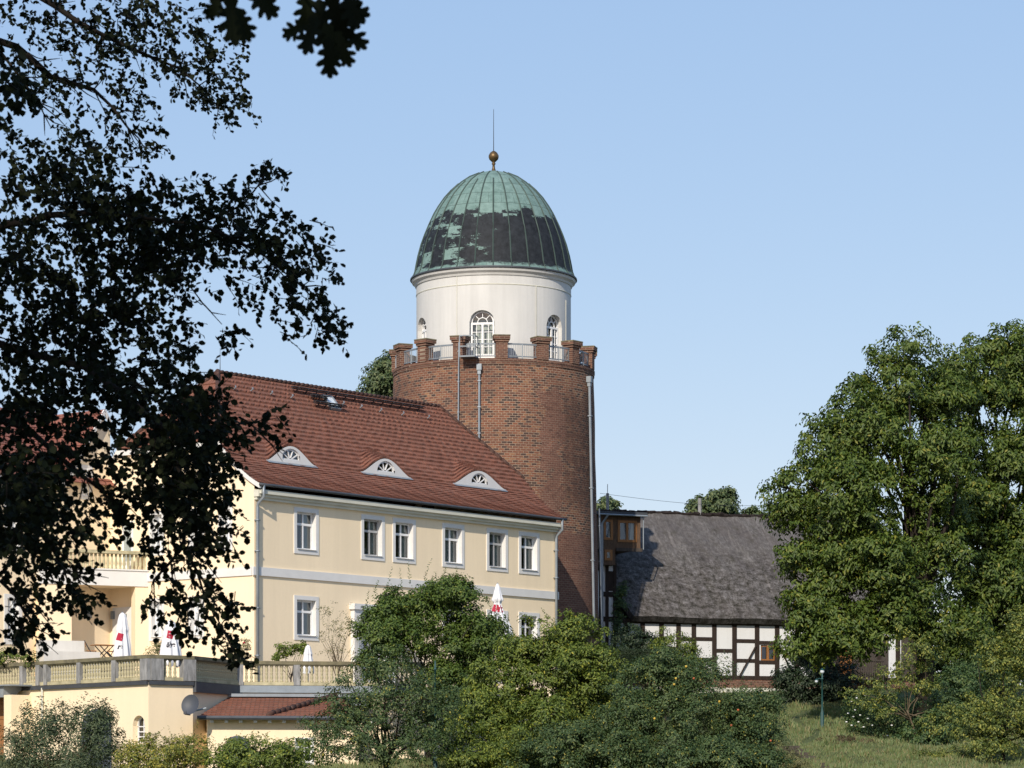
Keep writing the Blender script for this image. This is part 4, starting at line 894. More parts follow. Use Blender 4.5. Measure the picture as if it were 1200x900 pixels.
b = MB(); b.tube([DA(dl - .35, dz1 - .02, .35), DA(drr + .25, dz1 - .05, .35)], .05, 7); b.tube([DA(drr + .1, dz1, .15), DA(drr + .12, dz0, .12)], .03, 6); b.tube([DA(dl + .2, dz1 - .05, .35), DA(dl - .05, dz1 - .5, .15), DA(dl - .05, 5, .15)], .06, 6); b.build('dormer_gutter', M['zinc'], dm)
b = MB(); b.fbox(DA, l2 + .02, drr + .06, dz0 - .12, dz0 + .06, 0, .12); b.build('dormer_sill', M['grey_timber'], dm)
LKO = B0 + bn * .1
def KA(a, z, d): return LKO + bd_ * a + bn * d + UP * z
k0, k1 = along(702, LKO, bd_), along(721, LKO, bd_); b = MB(); b.quad(KA(k0, 4.5, 0), KA(k1, 4.5, 0), KA(k1, zat(660, 158), 0), KA(k0, zat(660, 158), 0)); b.quad(KA(k1, 4.5, 0), KA(k1, 4.5, -1), KA(k1, zat(660, 158), -1), KA(k1, zat(660, 158), 0)); b.build('link_wall', M['infill'], barn)
b = MB(); kw = k1 - k0
for f in (.08, .48, .96): b.fbox(KA, k0 + kw * f - .09, k0 + kw * f + .09, 4.5, zat(660, 158), .0, .05)
for y in (697, 726): z = zat(y, 158); b.fbox(KA, k0, k1, z - .13, z + .13, .0, .045)
b.fbox(KA, k0 + kw * .55, k0 + kw * .9, zat(693, 158), zat(670, 158), .0, .03); b.build('link_timbers', M['oak_timber'], barn)

# ------------------------------------------------------------------ terrace: wall, floor, balustrades, annex
RAIL, FLOOR = 5.03, 4.06
cor = {'A': at(-40, 0, 123.4), 'B': at(49, 0, 119.1), 'C': at(174, 0, 113.0), 'D': at(226, 0, 114.2), 'E': at(280, 0, 118.6), 'G': at(497, 0, 119.9)}
for k in cor: cor[k][2] = 0
pl = [cor[k] for k in 'ABCDEG']
fl = MB(); poly = pl + [V(-3.4, 121.5, 0), V(1.6, 122.5, 0), V(1.6, 141, 0), V(-8, 150, 0), V(-40, 150, 0), V(-40, 124, 0)]
fl.add([p + UP * (FLOOR - .01) for p in poly], [tuple(range(len(poly)))]); o = fl.build('terrace_floor', M['paving']); o['kind'] = 'structure'
tw = thing('terrace_wall', cor['C'] + UP * .5, 'pale yellow terrace retaining wall with small arched window and wooden garage door', 'wall')
b = MB(); WALLP = pl + [V(-3.4, 121.5, 0), V(1.6, 122.5, 0), V(1.6, 130, 0)]
def seg(p, q): 
    d = (q - p); L = np.linalg.norm(d); d = d / L; nn = V(d[1], -d[0], 0); return (lambda a, z, dd: p + d * a + nn * dd + UP * z), L
aw = None
for i in range(len(WALLP) - 1):
    F_, L = seg(WALLP[i], WALLP[i + 1])
    if i == 1:
        a0, a1 = along(155.5, WALLP[1], (WALLP[2] - WALLP[1]) / L), along(170, WALLP[1], (WALLP[2] - WALLP[1]) / L); Yw = 114.2; h = (a0, a1, zat(871, Yw), zat(839, Yw)); aw = (F_, h)
        wall(b, F_, 0, L, -1, FLOOR, [(a0, a1, h[2], h[3])])
    else: wall(b, F_, 0, L, -1, FLOOR, [])
# small projecting garage porch at the far left
pf, pL = seg(WALLP[0], WALLP[1]); gp1 = along(37, WALLP[0] , (WALLP[1] - WALLP[0]) / pL)
F_, h = aw; a0, a1, z0, z1 = h; am, hw = (a0 + a1) / 2, (a1 - a0) / 2; n = 12
for k in range(n):                                    # round head of the arched window: fill spandrels
    x0, x1 = a0 + (a1 - a0) * k / n, a0 + (a1 - a0) * (k + 1) / n; za_ = lambda x: z1 - hw * .9 + .9 * math.sqrt(max(0, hw ** 2 - (x - am) ** 2))
    b.quad(F_(x0, za_(x0), 0), F_(x1, za_(x1), 0), F_(x1, z1, 0), F_(x0, z1, 0)); b.quad(F_(x0, za_(x0), 0), F_(x1, za_(x1), 0), F_(x1, za_(x1), -.3), F_(x0, za_(x0), -.3))
for x in (a0, a1): b.quad(F_(x, z0, 0), F_(x, z0, -.3), F_(x, z1 - hw * .9, -.3), F_(x, z1 - hw * .9, 0))
b.quad(F_(a0, z0, 0), F_(a1, z0, 0), F_(a1, z0, -.3), F_(a0, z0, -.3))
b.fbox(pf, gp1 - .55, gp1, -1, zat(815, 120), .0, .95); b.build('wall_face', M['yellow'], tw)
b = MB(); d_ = -.26
b.fbox(F_, a0 + .02, a0 + .07, z0, z1 - hw, d_, d_ + .05); b.fbox(F_, a1 - .07, a1 - .02, z0, z1 - hw, d_, d_ + .05); b.fbox(F_, am - .02, am + .02, z0, z1 - .05, d_, d_ + .04)
for z in np.linspace(z0 + .02, z1 - hw, 4): b.fbox(F_, a0 + .07, a1 - .07, z, z + .04, d_ + .005, d_ + .045)
for k in range(10):
    t0, t1 = math.pi * k / 10, math.pi * (k + 1) / 10; P = lambda t, s: F_(am + hw * s * math.cos(t), z1 - hw * .9 + .9 * hw * s * math.sin(t), d_ + .03); b.bar(P(t0, .93), P(t1, .93), .06)
an = b.build('arched_window', M['frame'], tw); MB().quad(F_(a0, z0, d_), F_(a1, z0, d_), F_(a1, z1, d_), F_(a0, z1, d_)).build('pane', M['glass'], an); MB().quad(F_(a0, z0, d_ - .4), F_(a1, z0, d_ - .4), F_(a1, z1, d_ - .4), F_(a0, z1, d_ - .4)).build('dark_backing', M['dark_room'], an)  # its near-black backing stands for the unlit space inside
# slate coloured arched door half hidden by the grey bush
F1, L1 = seg(WALLP[1], WALLP[2]); dd1 = (WALLP[2] - WALLP[1]) / L1; a0, a1 = along(96, WALLP[1], dd1), along(131.5, WALLP[1], dd1); am, hw = (a0 + a1) / 2, (a1 - a0) / 2; zt = zat(830.5, 116.2); b = MB()
ol = [(a0, -.5), (a1, -.5)] + [(am + hw * math.cos(math.pi * k / 14), zt - hw * .8 + hw * .8 * math.sin(math.pi * k / 14)) for k in range(15)]
b.add([F1(x, z, .04) for x, z in ol], [tuple(range(len(ol)))])
for k in range(1, 8): x = a0 + (a1 - a0) * k / 8; b.fbox(F1, x - .012, x + .012, -.5, zt - hw * .8, .04, .055)
b.build('arched_shutter', M['shutter'], tw)
b = MB(); b.fbox(pf, gp1 - 3.4, gp1 - .55, -1, zat(817.5, 120.5), .02, .06)
for k in range(9): b.fbox(pf, gp1 - 3.4, gp1 - .55, .3 + k * .35, .32 + k * .35, .06, .075)
b.build('garage_door', M['door_wood'], tw)
b = MB(); z = zat(803.5, 120.5); b.hexa([pf(gp1 - 4, z - .5, .5), pf(gp1 - .55, z - .5, .5), pf(gp1 - .55, z - .5, 1.0), pf(gp1 - 4, z - .5, 1.0), pf(gp1 - 4, z - .06, 0), pf(gp1 - .55, z - .06, 0), pf(gp1 - .55, z - .06, .95), pf(gp1 - 4, z - .06, .95)]); b.fbox(pf, gp1 - 4, gp1 + .12, z - .058, z, 0, 1.1); b.build('garage_canopy', M['zinc'], tw)
b = MB()
for i in range(5):
    F_, L = seg(WALLP[i], WALLP[i + 1]); b.fbox(F_, 0, L, FLOOR - .17 if i != 3 else FLOOR - .42, FLOOR - .02, .003, .10 if i != 3 else .14)
b.build('lead_flashing', M['zinc_dark'], tw)
b = MB(); F_, L = seg(WALLP[1], WALLP[2]); b.tube([F_(.15, FLOOR - .1, .07), F_(.15, -1, .07)], .05, 6); b.build('drainpipe', M['cornice'], tw)
# balustrades
bprof = [(.052, 0), (.07, .015), (.07, .05), (.04, .08), (.062, .17), (.058, .24), (.036, .30), (.052, .325), (.052, .355), (.036, .38), (.058, .44), (.062, .51), (.04, .60), (.07, .63), (.07, .665), (.052, .68)]
bmb = MB(); bmb.lathe(bprof, (0, 0, 0), 8)
bal0 = None
def balustrade(label, runs, base, posts):
    t = thing('stone_balustrade', base + UP * FLOOR, label, 'balustrade', 'stone balustrades round the terrace'); rl = MB(); bs = MB(); global bal0
    for (p, q) in runs:
        F_, L = seg(p, q); rl.fbox(F_, -.02, L + .02, RAIL - .14, RAIL, -.20, .08); rl.fbox(F_, 0, L, RAIL - .18, RAIL - .142, -.16, .04)
        bs.fbox(F_, 0, L, FLOOR, FLOOR + .13, -.17, .05); n = int(L / .2)
        for k in range(n):
            a = (k + .5) * L / n; c_ = F_(a, FLOOR + .131, -.06)
            if any(abs(np.linalg.norm((c_ - pp)[:2])) < w_ * .75 for pp, w_ in posts): continue
            if bal0 is None: o = bmb.build('baluster', M['stone'], None, True); bal0 = o
            else: o = bal0.copy(); COL.objects.link(o)
            o.parent = t; o.location = tuple(c_ - base_of(t))
    rl.build('coping', M['stone_rail'], t); bs.build('base_course', M['stone'], t)
    for pp, w_ in posts:
        b = MB(); b.box(V(pp[0], pp[1], FLOOR + .003), w_, .34, RAIL - .15 - FLOOR, math.atan2(runs[0][1][1] - runs[0][0][1], runs[0][1][0] - runs[0][0][0])); b.build('post', M['post_stone'], t)
def onseg(p, q, px): d = (q - p) / np.linalg.norm(q - p); a = along(px, p, d); F_, L = seg(p, q); return F_(a, 0, -.06)
A, B, C_, D, E, G = pl
balustrade('weathered stone balustrade receding to the left from the bastion corner', [(A, B), (B, C_)], (B + C_) / 2, [(onseg(A, B, 27), .22), (onseg(A, B, 46), .24), (onseg(B, C_, 55), .22), (onseg(B, C_, 94), .24), (onseg(B, C_, 135), .24), (onseg(B, C_, 171), .5)])
balustrade('short stone balustrade between two wide grey posts on the bastion', [(C_, D), (D, E)], (C_ + D) / 2, [(onseg(C_, D, 183), .55), (onseg(C_, D, 221), .55)])
balustrade('stone balustrade in front of the long yellow facade, above the annex roof', [(E, G)], (E + G) / 2, [(onseg(E, G, 281.5), .24), (onseg(E, G, 347.7), .26), (onseg(E, G, 420), .26), (onseg(E, G, 492), .3)])
b = MB(); F_, L = seg(E, G); b.fbox(F_, 0, L, FLOOR - .30, FLOOR - .02, .1, .26); 
b.build('garden_run_ledge', M['zinc'], tw)
# annex under the terrace
ax0, ax1 = at(243, 0, 113.5), at(420, 0, 114.2); ax0[2] = ax1[2] = 0
annex = thing('tiled_annex', ax0 + UP * .5, 'low yellow annex with red tiled lean-to roof below the balustrade', 'annex')
XA, XL = seg(ax0, ax1); ez = zat(840, 113.2); tz = zat(817, 117.6)
wx = (along(347, ax0, (ax1 - ax0) / XL), along(366, ax0, (ax1 - ax0) / XL), .9, zat(866, 113.6))
b = MB(); wall(b, XA, 0, XL, -1, ez + .1, [wx]); b.quad(XA(0, -1, 0), XA(0, -1, -5.5), XA(0, ez + .4, -5.5), XA(0, ez + .1, 0)); b.quad(XA(XL, -1, 0), XA(XL, -1, -5), XA(XL, ez + .1, -5), XA(XL, ez + .1, 0)); b.build('wall', M['yellow'], annex)
window(annex, XA, wx, sur=.06, depth=.1, curtain=None)
b = MB(); rx = [XA(-.35, ez, .45), XA(XL + .3, ez, .45), XA(XL - .4, tz, -4.2), XA(.95, tz, -4.2)]; rowroof(b, *rx, 11, .035); b.add([XA(-.35, ez, .45), XA(-.35, ez, -4.2), XA(.95, tz, -4.2)], [(0, 1, 2)]); ar = b.build('roof', M['tiles_bright' if False else 'tiles'], annex)
b = MB(); p0, p1 = XA(along(314, ax0, (ax1 - ax0) / XL), ez + .08, .2), XA(along(404, ax0, (ax1 - ax0) / XL), tz + .1, -4.1)
for k in range(14): q0, q1 = p0 + (p1 - p0) * k / 14, p0 + (p1 - p0) * (k + 1.1) / 14; b.tube([q0, q1 + UP * .02], [.1, .12], 7)
b.build('ridge_tiles', M['tiles'], ar, True)
b = MB(); b.tube([XA(-.4, ez - .04, .5), XA(XL + .3, ez - .04, .5)], .08, 7); b.build('gutter', M['zinc_dark'], annex)
for k in range(12):
    b = MB(); x = .1 + k * .55; b.fbox(XA, x, x + .13, ez - .22, ez - .08, 0, .36); b.build('eave_bracket', M['trim'], annex)
b = MB(); b.fbox(XA, -.6, XL + .6, tz + .02, tz + .14, -5.2, -3.9); b.fbox(XA, -.45, XL + .6, tz - .3, tz + .02, -5.2, -4.25); b.build('flat_roof', M['zinc'], annex)
b = MB(); am, hw, zt = along(278, ax0, (ax1 - ax0) / XL), .48, zat(862, 113.5); ol = [(am - hw, -.5), (am + hw, -.5)] + [(am + hw * math.cos(math.pi * k / 14), zt - hw + hw * math.sin(math.pi * k / 14)) for k in range(15)]
b.add([XA(x, z, .03) for x, z in ol], [tuple(range(len(ol)))]); b.build('arched_shutter', M['shutter'], annex)
# satellite dish
sp_ = at(224, 826.5, 112.4); dish = thing('satellite_dish', sp_, 'grey satellite dish fixed to the terrace wall beside the annex roof', 'satellite dish')
b = MB(); fd = norm(V(-.28, -.88, .28)); a1_ = norm(np.cross(fd, UP)); a2_ = np.cross(a1_, fd); vs = []; fs = []; nr, na = 6, 24
for i in range(nr + 1):
    for k in range(na): r_ = i / nr; t_ = 2 * math.pi * k / na; vs.append(sp_ + a1_ * .36 * r_ * math.cos(t_) + a2_ * .40 * r_ * math.sin(t_) + fd * (.1 * r_ * r_))
for i in range(nr):
    for k in range(na): fs.append((i * na + k, i * na + (k + 1) % na, (i + 1) * na + (k + 1) % na, (i + 1) * na + k))
b.add(vs, fs); b.build('reflector', M['dish'], dish, True)
b = MB(); b.tube([sp_ - a2_ * .38, sp_ - a2_ * .5 + fd * .45], .03, 6); b.box(sp_ - a2_ * .5 + fd * .45, .1, .14, .1); b.build('feed_arm', M['dish'], dish)
b = MB(); b.tube([sp_ - fd * .02, sp_ - fd * .35 - UP * .1, sp_ + V(.55, .3, -.1)], .04, 6); b.build('bracket', M['zinc'], dish)

# ------------------------------------------------------------------ parasols, furniture, lamps
def wrap_text(txt, size, mat, parent, rfun, z, ang, name='lettering'):
    cu = bpy.data.curves.new('lettering', 'FONT'); cu.body = txt; cu.size = size; cu.align_x = 'CENTER'; cu.shear = .25; cu.offset = .012
    to = bpy.data.objects.new('lettering', cu); COL.objects.link(to); dg = bpy.context.evaluated_depsgraph_get(); me = bpy.data.meshes.new_from_object(to.evaluated_get(dg)); bpy.data.objects.remove(to)
    for vv in me.vertices:
        zz = z + vv.co.y; r_ = rfun(zz, 0) + .02; t_ = ang + vv.co.x / r_; r_ = rfun(zz, t_) + .014; vv.co = (r_ * math.cos(t_), r_ * math.sin(t_), zz)
    me.materials.clear(); me.materials.append(mat); o = bpy.data.objects.new(name, me); COL.objects.link(o); o.parent = parent; return o
def parasol(loc, H, rmax, zc, label, txt, ang, zt=None, rs=None):
    t = thing('closed_parasol', (0, 0, 0), label, 'parasol', 'closed white parasols on the terrace')
    zs = [0, .04, .14, .28, .31, .36, .6, .8, .95, 1.0]; rs = rs or [.12, .42, .58, .68, .76, .66, .88, .98, 1.0, .92]
    def rf(z, t_):
        f = np.clip((H - z) / (H - zc), 0, 1); r_ = np.interp(f, zs, rs) * rmax; return float(r_ * (1 + .16 * math.sin(t_ * 8 + z) * min(1, f * 3)))
    b = MB(); n = 48; L_ = 26; vs = []; fs = []
    for i in range(L_ + 1):
        z = H - (H - zc) * i / L_
        for k in range(n): t_ = 2 * math.pi * k / n; r_ = rf(z, t_); vs.append((r_ * math.cos(t_), r_ * math.sin(t_), z - (.05 * math.sin(t_ * 8) if i == L_ else 0)))
    for i in range(L_):
        for k in range(n): fs.append((i * n + k, i * n + (k + 1) % n, (i + 1) * n + (k + 1) % n, (i + 1) * n + k))
    b.add(vs, fs); cp = b.build('canopy', M['canvas'], t, True)
    b = MB(); b.tube([(0, 0, 0), (0, 0, H + .04)], .03, 8); b.build('pole', M['rail_metal'], t); b = MB(); b.box((0, 0, 0), .6, .6, .09); b.build('foot', M['post_stone'], t)
    if txt is not None:
        b = MB(); n = 8; hw = .30 * rmax / .4 * .5; vs = []; fs = []
        for i in range(5):
            for k in range(n + 1): z = zt - .02 + .30 * i / 4; r0_ = rf(z, ang); t_ = ang + (k / n - .5) * 2 * hw / r0_ + .06 * (i - 2) ; r_ = rf(z, t_) + .012; vs.append((r_ * math.cos(t_), r_ * math.sin(t_), z - .06 * (k / n - .5)))
        for i in range(4):
            for k in range(n): fs.append((i * (n + 1) + k, i * (n + 1) + k + 1, (i + 1) * (n + 1) + k + 1, (i + 1) * (n + 1) + k))
        b.add(vs, fs); b.build('red_emblem', M['red_print'], cp, True); wrap_text(txt, .30, M['black_print'], cp, rf, zt - .36, ang)
    t.location = tuple(loc); return t
def foot(px, Y, z=FLOOR): p = at(px, 0, Y); p[2] = z; return p
parasol(foot(143.5, 122), zat(718, 122) - FLOOR, .33, 4.95 - FLOOR, 'tall closed white parasol with red emblem standing before the loggia', 're', R(-105), zat(750.5, 122) - FLOOR)
parasol(foot(200, 117), zat(727, 117) - FLOOR, .40, 4.75 - FLOOR, 'closed white parasol with wide black lettering behind the wide grey posts', 'übe', R(-88), zat(748, 117) - FLOOR)
parasol(foot(583, 123.5, 4.3), zat(684, 123.5) - 4.3, .58, zat(746, 123.5) - 4.3, 'largest closed white parasol rising above the bush near the facade end', 'e', R(-80), zat(717, 123.5) - 4.3, [.06, .14, .24, .36, .42, .22, .5, .85, 1.0, .95])
parasol(foot(361, 121.5), zat(756, 121.5) - FLOOR, .22, .6, 'small plain white parasol tip behind the balustrade below the ground floor window', None, 0)
def table():
    t = thing('bistro_table', (0, 0, 0), 'small brown folding table under the loggia', 'table'); b = MB(); b.box((0, 0, .71), 1.0, .7, .035); b.build('table_top', M['honey'], t)
    for sg in (-1, 1): b = MB(); b.bar((-.4, sg * .28, 0), (.3, sg * .28, .7), .035); b.bar((.4, sg * .28, 0), (-.3, sg * .28, .7), .035); b.build('leg', M['iron'], t)
    return t
def chair(label):
    t = thing('folding_chair', (0, 0, 0), label, 'chair', 'brown folding chairs at the loggia table'); b = MB(); b.box((0, 0, .44), .42, .42, .03); b.build('seat', M['honey'], t); b = MB()
    for z in (.62, .72, .82): b.box((-.22 - (z - .44) * .15, 0, z), .02, .42, .07)
    b.build('backrest', M['honey'], t)
    for sg in (-1, 1): b = MB(); b.bar((.2, sg * .2, 0), (-.3, sg * .2, .9), .03); b.bar((-.22, sg * .19, 0), (.2, sg * .19, .44), .03); b.build('leg', M['iron'], t)
    return t
tq = table(); tq.location = tuple(foot(122, 128.2, 5.38)); tq.rotation_euler.z = R(30)
ch = chair('brown folding chair on the right of the small loggia table'); ch.location = tuple(foot(131, 128.0, 5.38)); ch.rotation_euler.z = R(190)
c2 = copy_tree(ch); c2['label'] = 'brown folding chair on the left of the small loggia table'; c2.location = tuple(foot(107, 127.6, 5.38)); c2.rotation_euler.z = R(10)
b = MB(); lp = [LA(pa_ + .02, 5.38, -.2), LA(pb_ - .02, 5.38, -.2), WA(3.4, 5.38, .02), GA(SQ - .02, 5.38, .02), GA(6.4, 5.38, .02)]; b.add(lp, [tuple(range(5))]); b.add([LA(pa_, 3.9, -.19), LA(pb_, 3.9, -.19), LA(pb_, 5.38, -.19), LA(pa_, 5.38, -.19)], [(0, 1, 2, 3)]); b.build('loggia_floor', M['paving'], wing)
def lamp_post(loc, H, label, lean=.0, heads=True):
    t = thing('lamp_post', loc, label, 'lamp post', 'green metal lamp posts in the garden'); x, y, z = loc; b = MB()
    b.lathe([(.10, -.1), (.10, .05), (.085, .1), (.085, .75), (.055, .85), (.045, 1.0), (.038, H - .55), (.06, H - .54), (.06, H - .5), (.035, H - .48), (.03, H - .2)], loc, 10); b.build('pole', M['green_paint'], t, True)
    if heads:
        b = MB(); b.tube([(x, y, z + H - .55), (x - .12, y, z + H - .5), (x - .24, y - .05, z + H - .55)], .025, 6); b.build('bracket', M['green_paint'], t)
        for dx, dz, r_ in ((0, H - .18, .10), (-.26, H - .62, .075)):
            b = MB(); b.lathe([(.3 * r_, -r_), (.8 * r_, -.7 * r_), (r_, 0), (.8 * r_, .6 * r_), (.3 * r_, r_)], (x + dx, y, z + dz), 12); g = b.build('lantern', M['lamp_glass'], t, True)
            b = MB(); b.lathe([(1.15 * r_, .5 * r_), (.5 * r_, 1.05 * r_), (.1 * r_, 1.5 * r_)], (x + dx, y, z + dz), 10); b.build('lantern_cap', M['green_paint'], g)
    return t
def gpt(px, Y): p = at(px, 0, Y); p[2] = float(gz(p[0], p[1])); return p
p = gpt(963.5, 133.5); lamp_post(tuple(p), zat(782, 133.5) - p[2], 'dark green lamp post standing on the grass slope at right')
p = gpt(510, 112); lamp_post(tuple(p), zat(768, 112) - p[2], 'thin green pole in front of the dark bush beside the terrace', heads=False)
# plank handrail by the terrace end
b = MB(); hr = thing('plank_handrail', at(505, 840, 118), 'pale slanting wooden plank handrail beside the end of the terrace', 'handrail')
b.bar(at(502, 808, 117.8), at(523, 828, 117.2), .08, .2); b.build('plank', M['stone'], hr)
for px_, py_ in ((502.5, 809), (520, 826)): b = MB(); p = at(px_, py_, 117.6); b.bar((p[0], p[1], -.5), p, .12); b.build('post', M['post_stone'], hr)
# stepping sleepers on the slope
for k in range(7):
    px_, py_ = 925 + k * 5.2, 877 + k * 4.0; f = lambda Y: HY - float(gz((px_ - 600) / F_PX * Y, Y)) * F_PX / Y
    Ys = np.linspace(105, 140, 300); Y = Ys[np.argmin([abs(f(y) - py_) for y in Ys])]; p = gpt(px_, Y); b = MB(); b.box((0, 0, 0), 1.0, .22, .14); o = b.build('sleeper_step', M['grey_timber']); o.location = tuple(p - UP * .03); o.rotation_euler.z = R(-6 + k); tag(o, ['topmost', 'second', 'third', 'middle', 'fifth', 'sixth', 'lowest'][k] + ' grey timber sleeper of the steps on the grass slope', 'step', 'sleeper steps on the slope')
# wire from the tower to the right
b = MB(); p0, p1 = at(703, 578, 156), at(960, 590, 168); P = [p0 + (p1 - p0) * f - UP * .35 * math.sin(math.pi * f) for f in np.linspace(0, 1, 20)]; b.tube(P, .009, 4); o = b.build('overhead_wire', M['iron']); tag(o, 'thin overhead wire crossing the sky above the thatched roof', 'wire')

# ------------------------------------------------------------------ trees and shrubs
def base_at(px, Y): return gpt(px, Y)
wl = [lobe(1098, 475, 40, 44, 141, 2.6), lobe(1120, 430, 24, 22, 142, 2), lobe(1092, 590, 44, 50, 138, 2.6), lobe(1106, 448, 28, 28, 142, 2), lobe(1045, 465, 66, 72, 140, 3.4), lobe(1014, 505, 60, 62, 139, 3.2), lobe(971, 545, 62, 66, 139, 3.2), lobe(941, 600, 36, 44, 140, 2.4), lobe(1004, 590, 70, 66, 137, 3), lobe(1085, 540, 66, 62, 138, 3.2), lobe(976, 665, 52, 56, 138, 2.8), lobe(1040, 660, 70, 60, 136, 3), lobe(989, 730, 46, 36, 137, 2.4), lobe(1065, 715, 66, 46, 136, 3), lobe(1030, 415, 26, 24, 140, 1.6), lobe(1062, 412, 26, 22, 140, 1.6), lobe(1100, 640, 50, 70, 139, 3), lobe(1014, 750, 34, 26, 136, 2), lobe(1110, 740, 46, 34, 137, 2.2), lobe(933, 655, 30, 44, 138, 2), lobe(951, 712, 36, 34, 137, 2), lobe(946, 755, 28, 24, 137, 1.6), lobe(989, 755, 40, 28, 136, 2), lobe(923, 590, 18, 30, 139.5, 1.5), lobe(1004, 640, 60, 60, 138, 3)]
plant('walnut_tree', 'large dense walnut tree with broad rounded crown in front of the thatched roof', 'tree', base_at(1083, 139), wl, 'lf_walnut', 2300, 44, .46, .23, sub=(150, .8, 1.6), r0=.42, inner=.22, W=.42, limbs=14, flat=.8, droop=.7, trunk_top=at(1080, 690, 139), twigs=20)
wl2 = [lobe(1150, 455, 52, 56, 146, 3), lobe(1195, 450, 40, 54, 147, 3), lobe(1125, 520, 46, 60, 146, 3), lobe(1185, 540, 56, 66, 145, 3.2), lobe(1140, 610, 58, 62, 144, 3.2), lobe(1195, 640, 50, 70, 145, 3), lobe(1150, 690, 60, 56, 143, 3), lobe(1240, 540, 50, 90, 147, 3), lobe(1205, 715, 50, 50, 144, 3), lobe(1160, 408, 20, 20, 146, 1.4), lobe(1196, 410, 22, 20, 147, 1.4), lobe(1145, 760, 50, 30, 142, 2), lobe(1200, 770, 40, 34, 143, 2)]
plant('walnut_tree', 'second walnut tree with darker crown running off the right edge of the picture', 'tree', base_at(1165, 146), wl2, 'lf_walnut', 1900, 44, .48, .24, sub=(120, .8, 1.6), r0=.4, inner=.22, W=.42, limbs=12, flat=.8, droop=.7, trunk_top=at(1160, 690, 146), twigs=14)
S = plant
tops = [at(x, y, 116 + random.uniform(-1, 1)) for x, y in ((440, 690), (455, 682), (480, 676), (500, 672), (520, 674), (535, 676), (548, 690), (562, 700), (580, 722), (588, 728), (595, 735), (470, 684), (512, 680), (430, 705), (575, 715))]
S('terrace_bush', 'large dark green bush with upright shoots hiding the end of the balustrade', 'bush', base_at(500, 116), [lobe(498, 742, 66, 60, 116, 2.0), lobe(450, 750, 34, 52, 116, 1.6), lobe(545, 735, 38, 48, 116, 1.6), lobe(562, 758, 26, 46, 115.6, 1.4), lobe(530, 795, 40, 34, 115.6, 1.4), lobe(490, 705, 44, 26, 116, 1.5), lobe(530, 702, 34, 26, 116, 1.4), lobe(455, 712, 30, 22, 116, 1.2), lobe(440, 780, 20, 20, 116, 1), lobe(574, 742, 20, 26, 116, 1), lobe(588, 738, 14, 18, 117, .8)], 'lf_bush', 1590, 40, .28, .125, sub=(90, .4, .85), r0=.12, W=.5, flat=.8, extra=shoots(tops, .75, 40, .12))
S('hazel_shrub', 'big rounded yellow green shrub in the centre foreground below the tower', 'shrub', base_at(650, 112), [lobe(655, 790, 74, 66, 112, 2.4), lobe(590, 810, 52, 54, 111.5, 2), lobe(610, 765, 26, 24, 112, 1.3), lobe(700, 815, 50, 55, 112, 2), lobe(660, 750, 48, 34, 112, 1.6), lobe(570, 850, 46, 44, 111, 1.8), lobe(640, 850, 70, 50, 110, 2)], 'lf_mid', 1590, 44, .28, .12, sub=(130, .4, .8), r0=.12, inner=.18, flat=.75, droop=.6, extra=shoots([at(x, y, 112 + random.uniform(-.8, .8)) for x, y in ((600, 748), (612, 742), (624, 736), (640, 722), (655, 720), (672, 724), (690, 735), (705, 748), (585, 765), (572, 782))], .6, 40, .12, .25))
S('apple_tree', 'broad dark apple tree with red and yellow fruit in front of the timber framed wall', 'tree', base_at(815, 106), [lobe(810, 850, 74, 56, 106, 2.4), lobe(770, 800, 44, 46, 106.5, 1.8), lobe(870, 840, 50, 46, 106, 1.9), lobe(730, 850, 46, 56, 106, 1.9), lobe(800, 790, 52, 34, 107, 1.6), lobe(845, 880, 70, 40, 105, 2), lobe(895, 860, 22, 34, 106, 1.2)], 'lf_apple', 1590, 46, .28, .095, sub=(150, .35, .75), r0=.13, inner=.18, flat=.8, extra=shoots([at(x, y, 106 + random.uniform(-.5, .5)) for x, y in ((834, 775), (838, 790), (853, 782), (856, 800), (790, 760), (776, 765), (805, 770), (765, 770), (870, 800), (888, 815), (905, 835))], .95, 34, .085, .10))
at_ = [o for o in COL.objects if o.name.startswith('apple_tree') and o.parent is None][0]
for k, (x, y, yy) in enumerate(((865, 832, 0), (857, 850, 0), (843, 822, 1), (903, 868, 0), (804, 781, 1), (792, 795, 1), (790, 802, 1), (822, 870, 1), (820, 884, 1), (777, 892, 1), (770, 895, 1), (813, 795, 0), (833, 888, 1), (767, 842, 1))):
    b = MB(); r_ = .045; P = at(x, y, 103.9); b.lathe([(.01, -r_), (.75 * r_, -.65 * r_), (r_, 0), (.75 * r_, .7 * r_), (.2 * r_, .85 * r_)], P, 8); b.build('apple', M['apple_y' if yy else 'apple'], at_, True)
S('fruit_tree', 'small open fruit tree with dark crooked branches in front of the annex', 'tree', base_at(455, 104), [lobe(450, 815, 70, 44, 104, 2), lobe(400, 840, 44, 38, 104, 1.6), lobe(500, 830, 42, 40, 104, 1.6), lobe(455, 780, 30, 26, 104, 1.2), lobe(440, 865, 60, 34, 103, 1.6), lobe(380, 870, 26, 26, 103, 1.2)], 'lf_apple', 620, 34, .27, .10, r0=.12, bark='dark_bark', inner=.3, flat=.7, twigs=8, limbs=8, fork=.45)
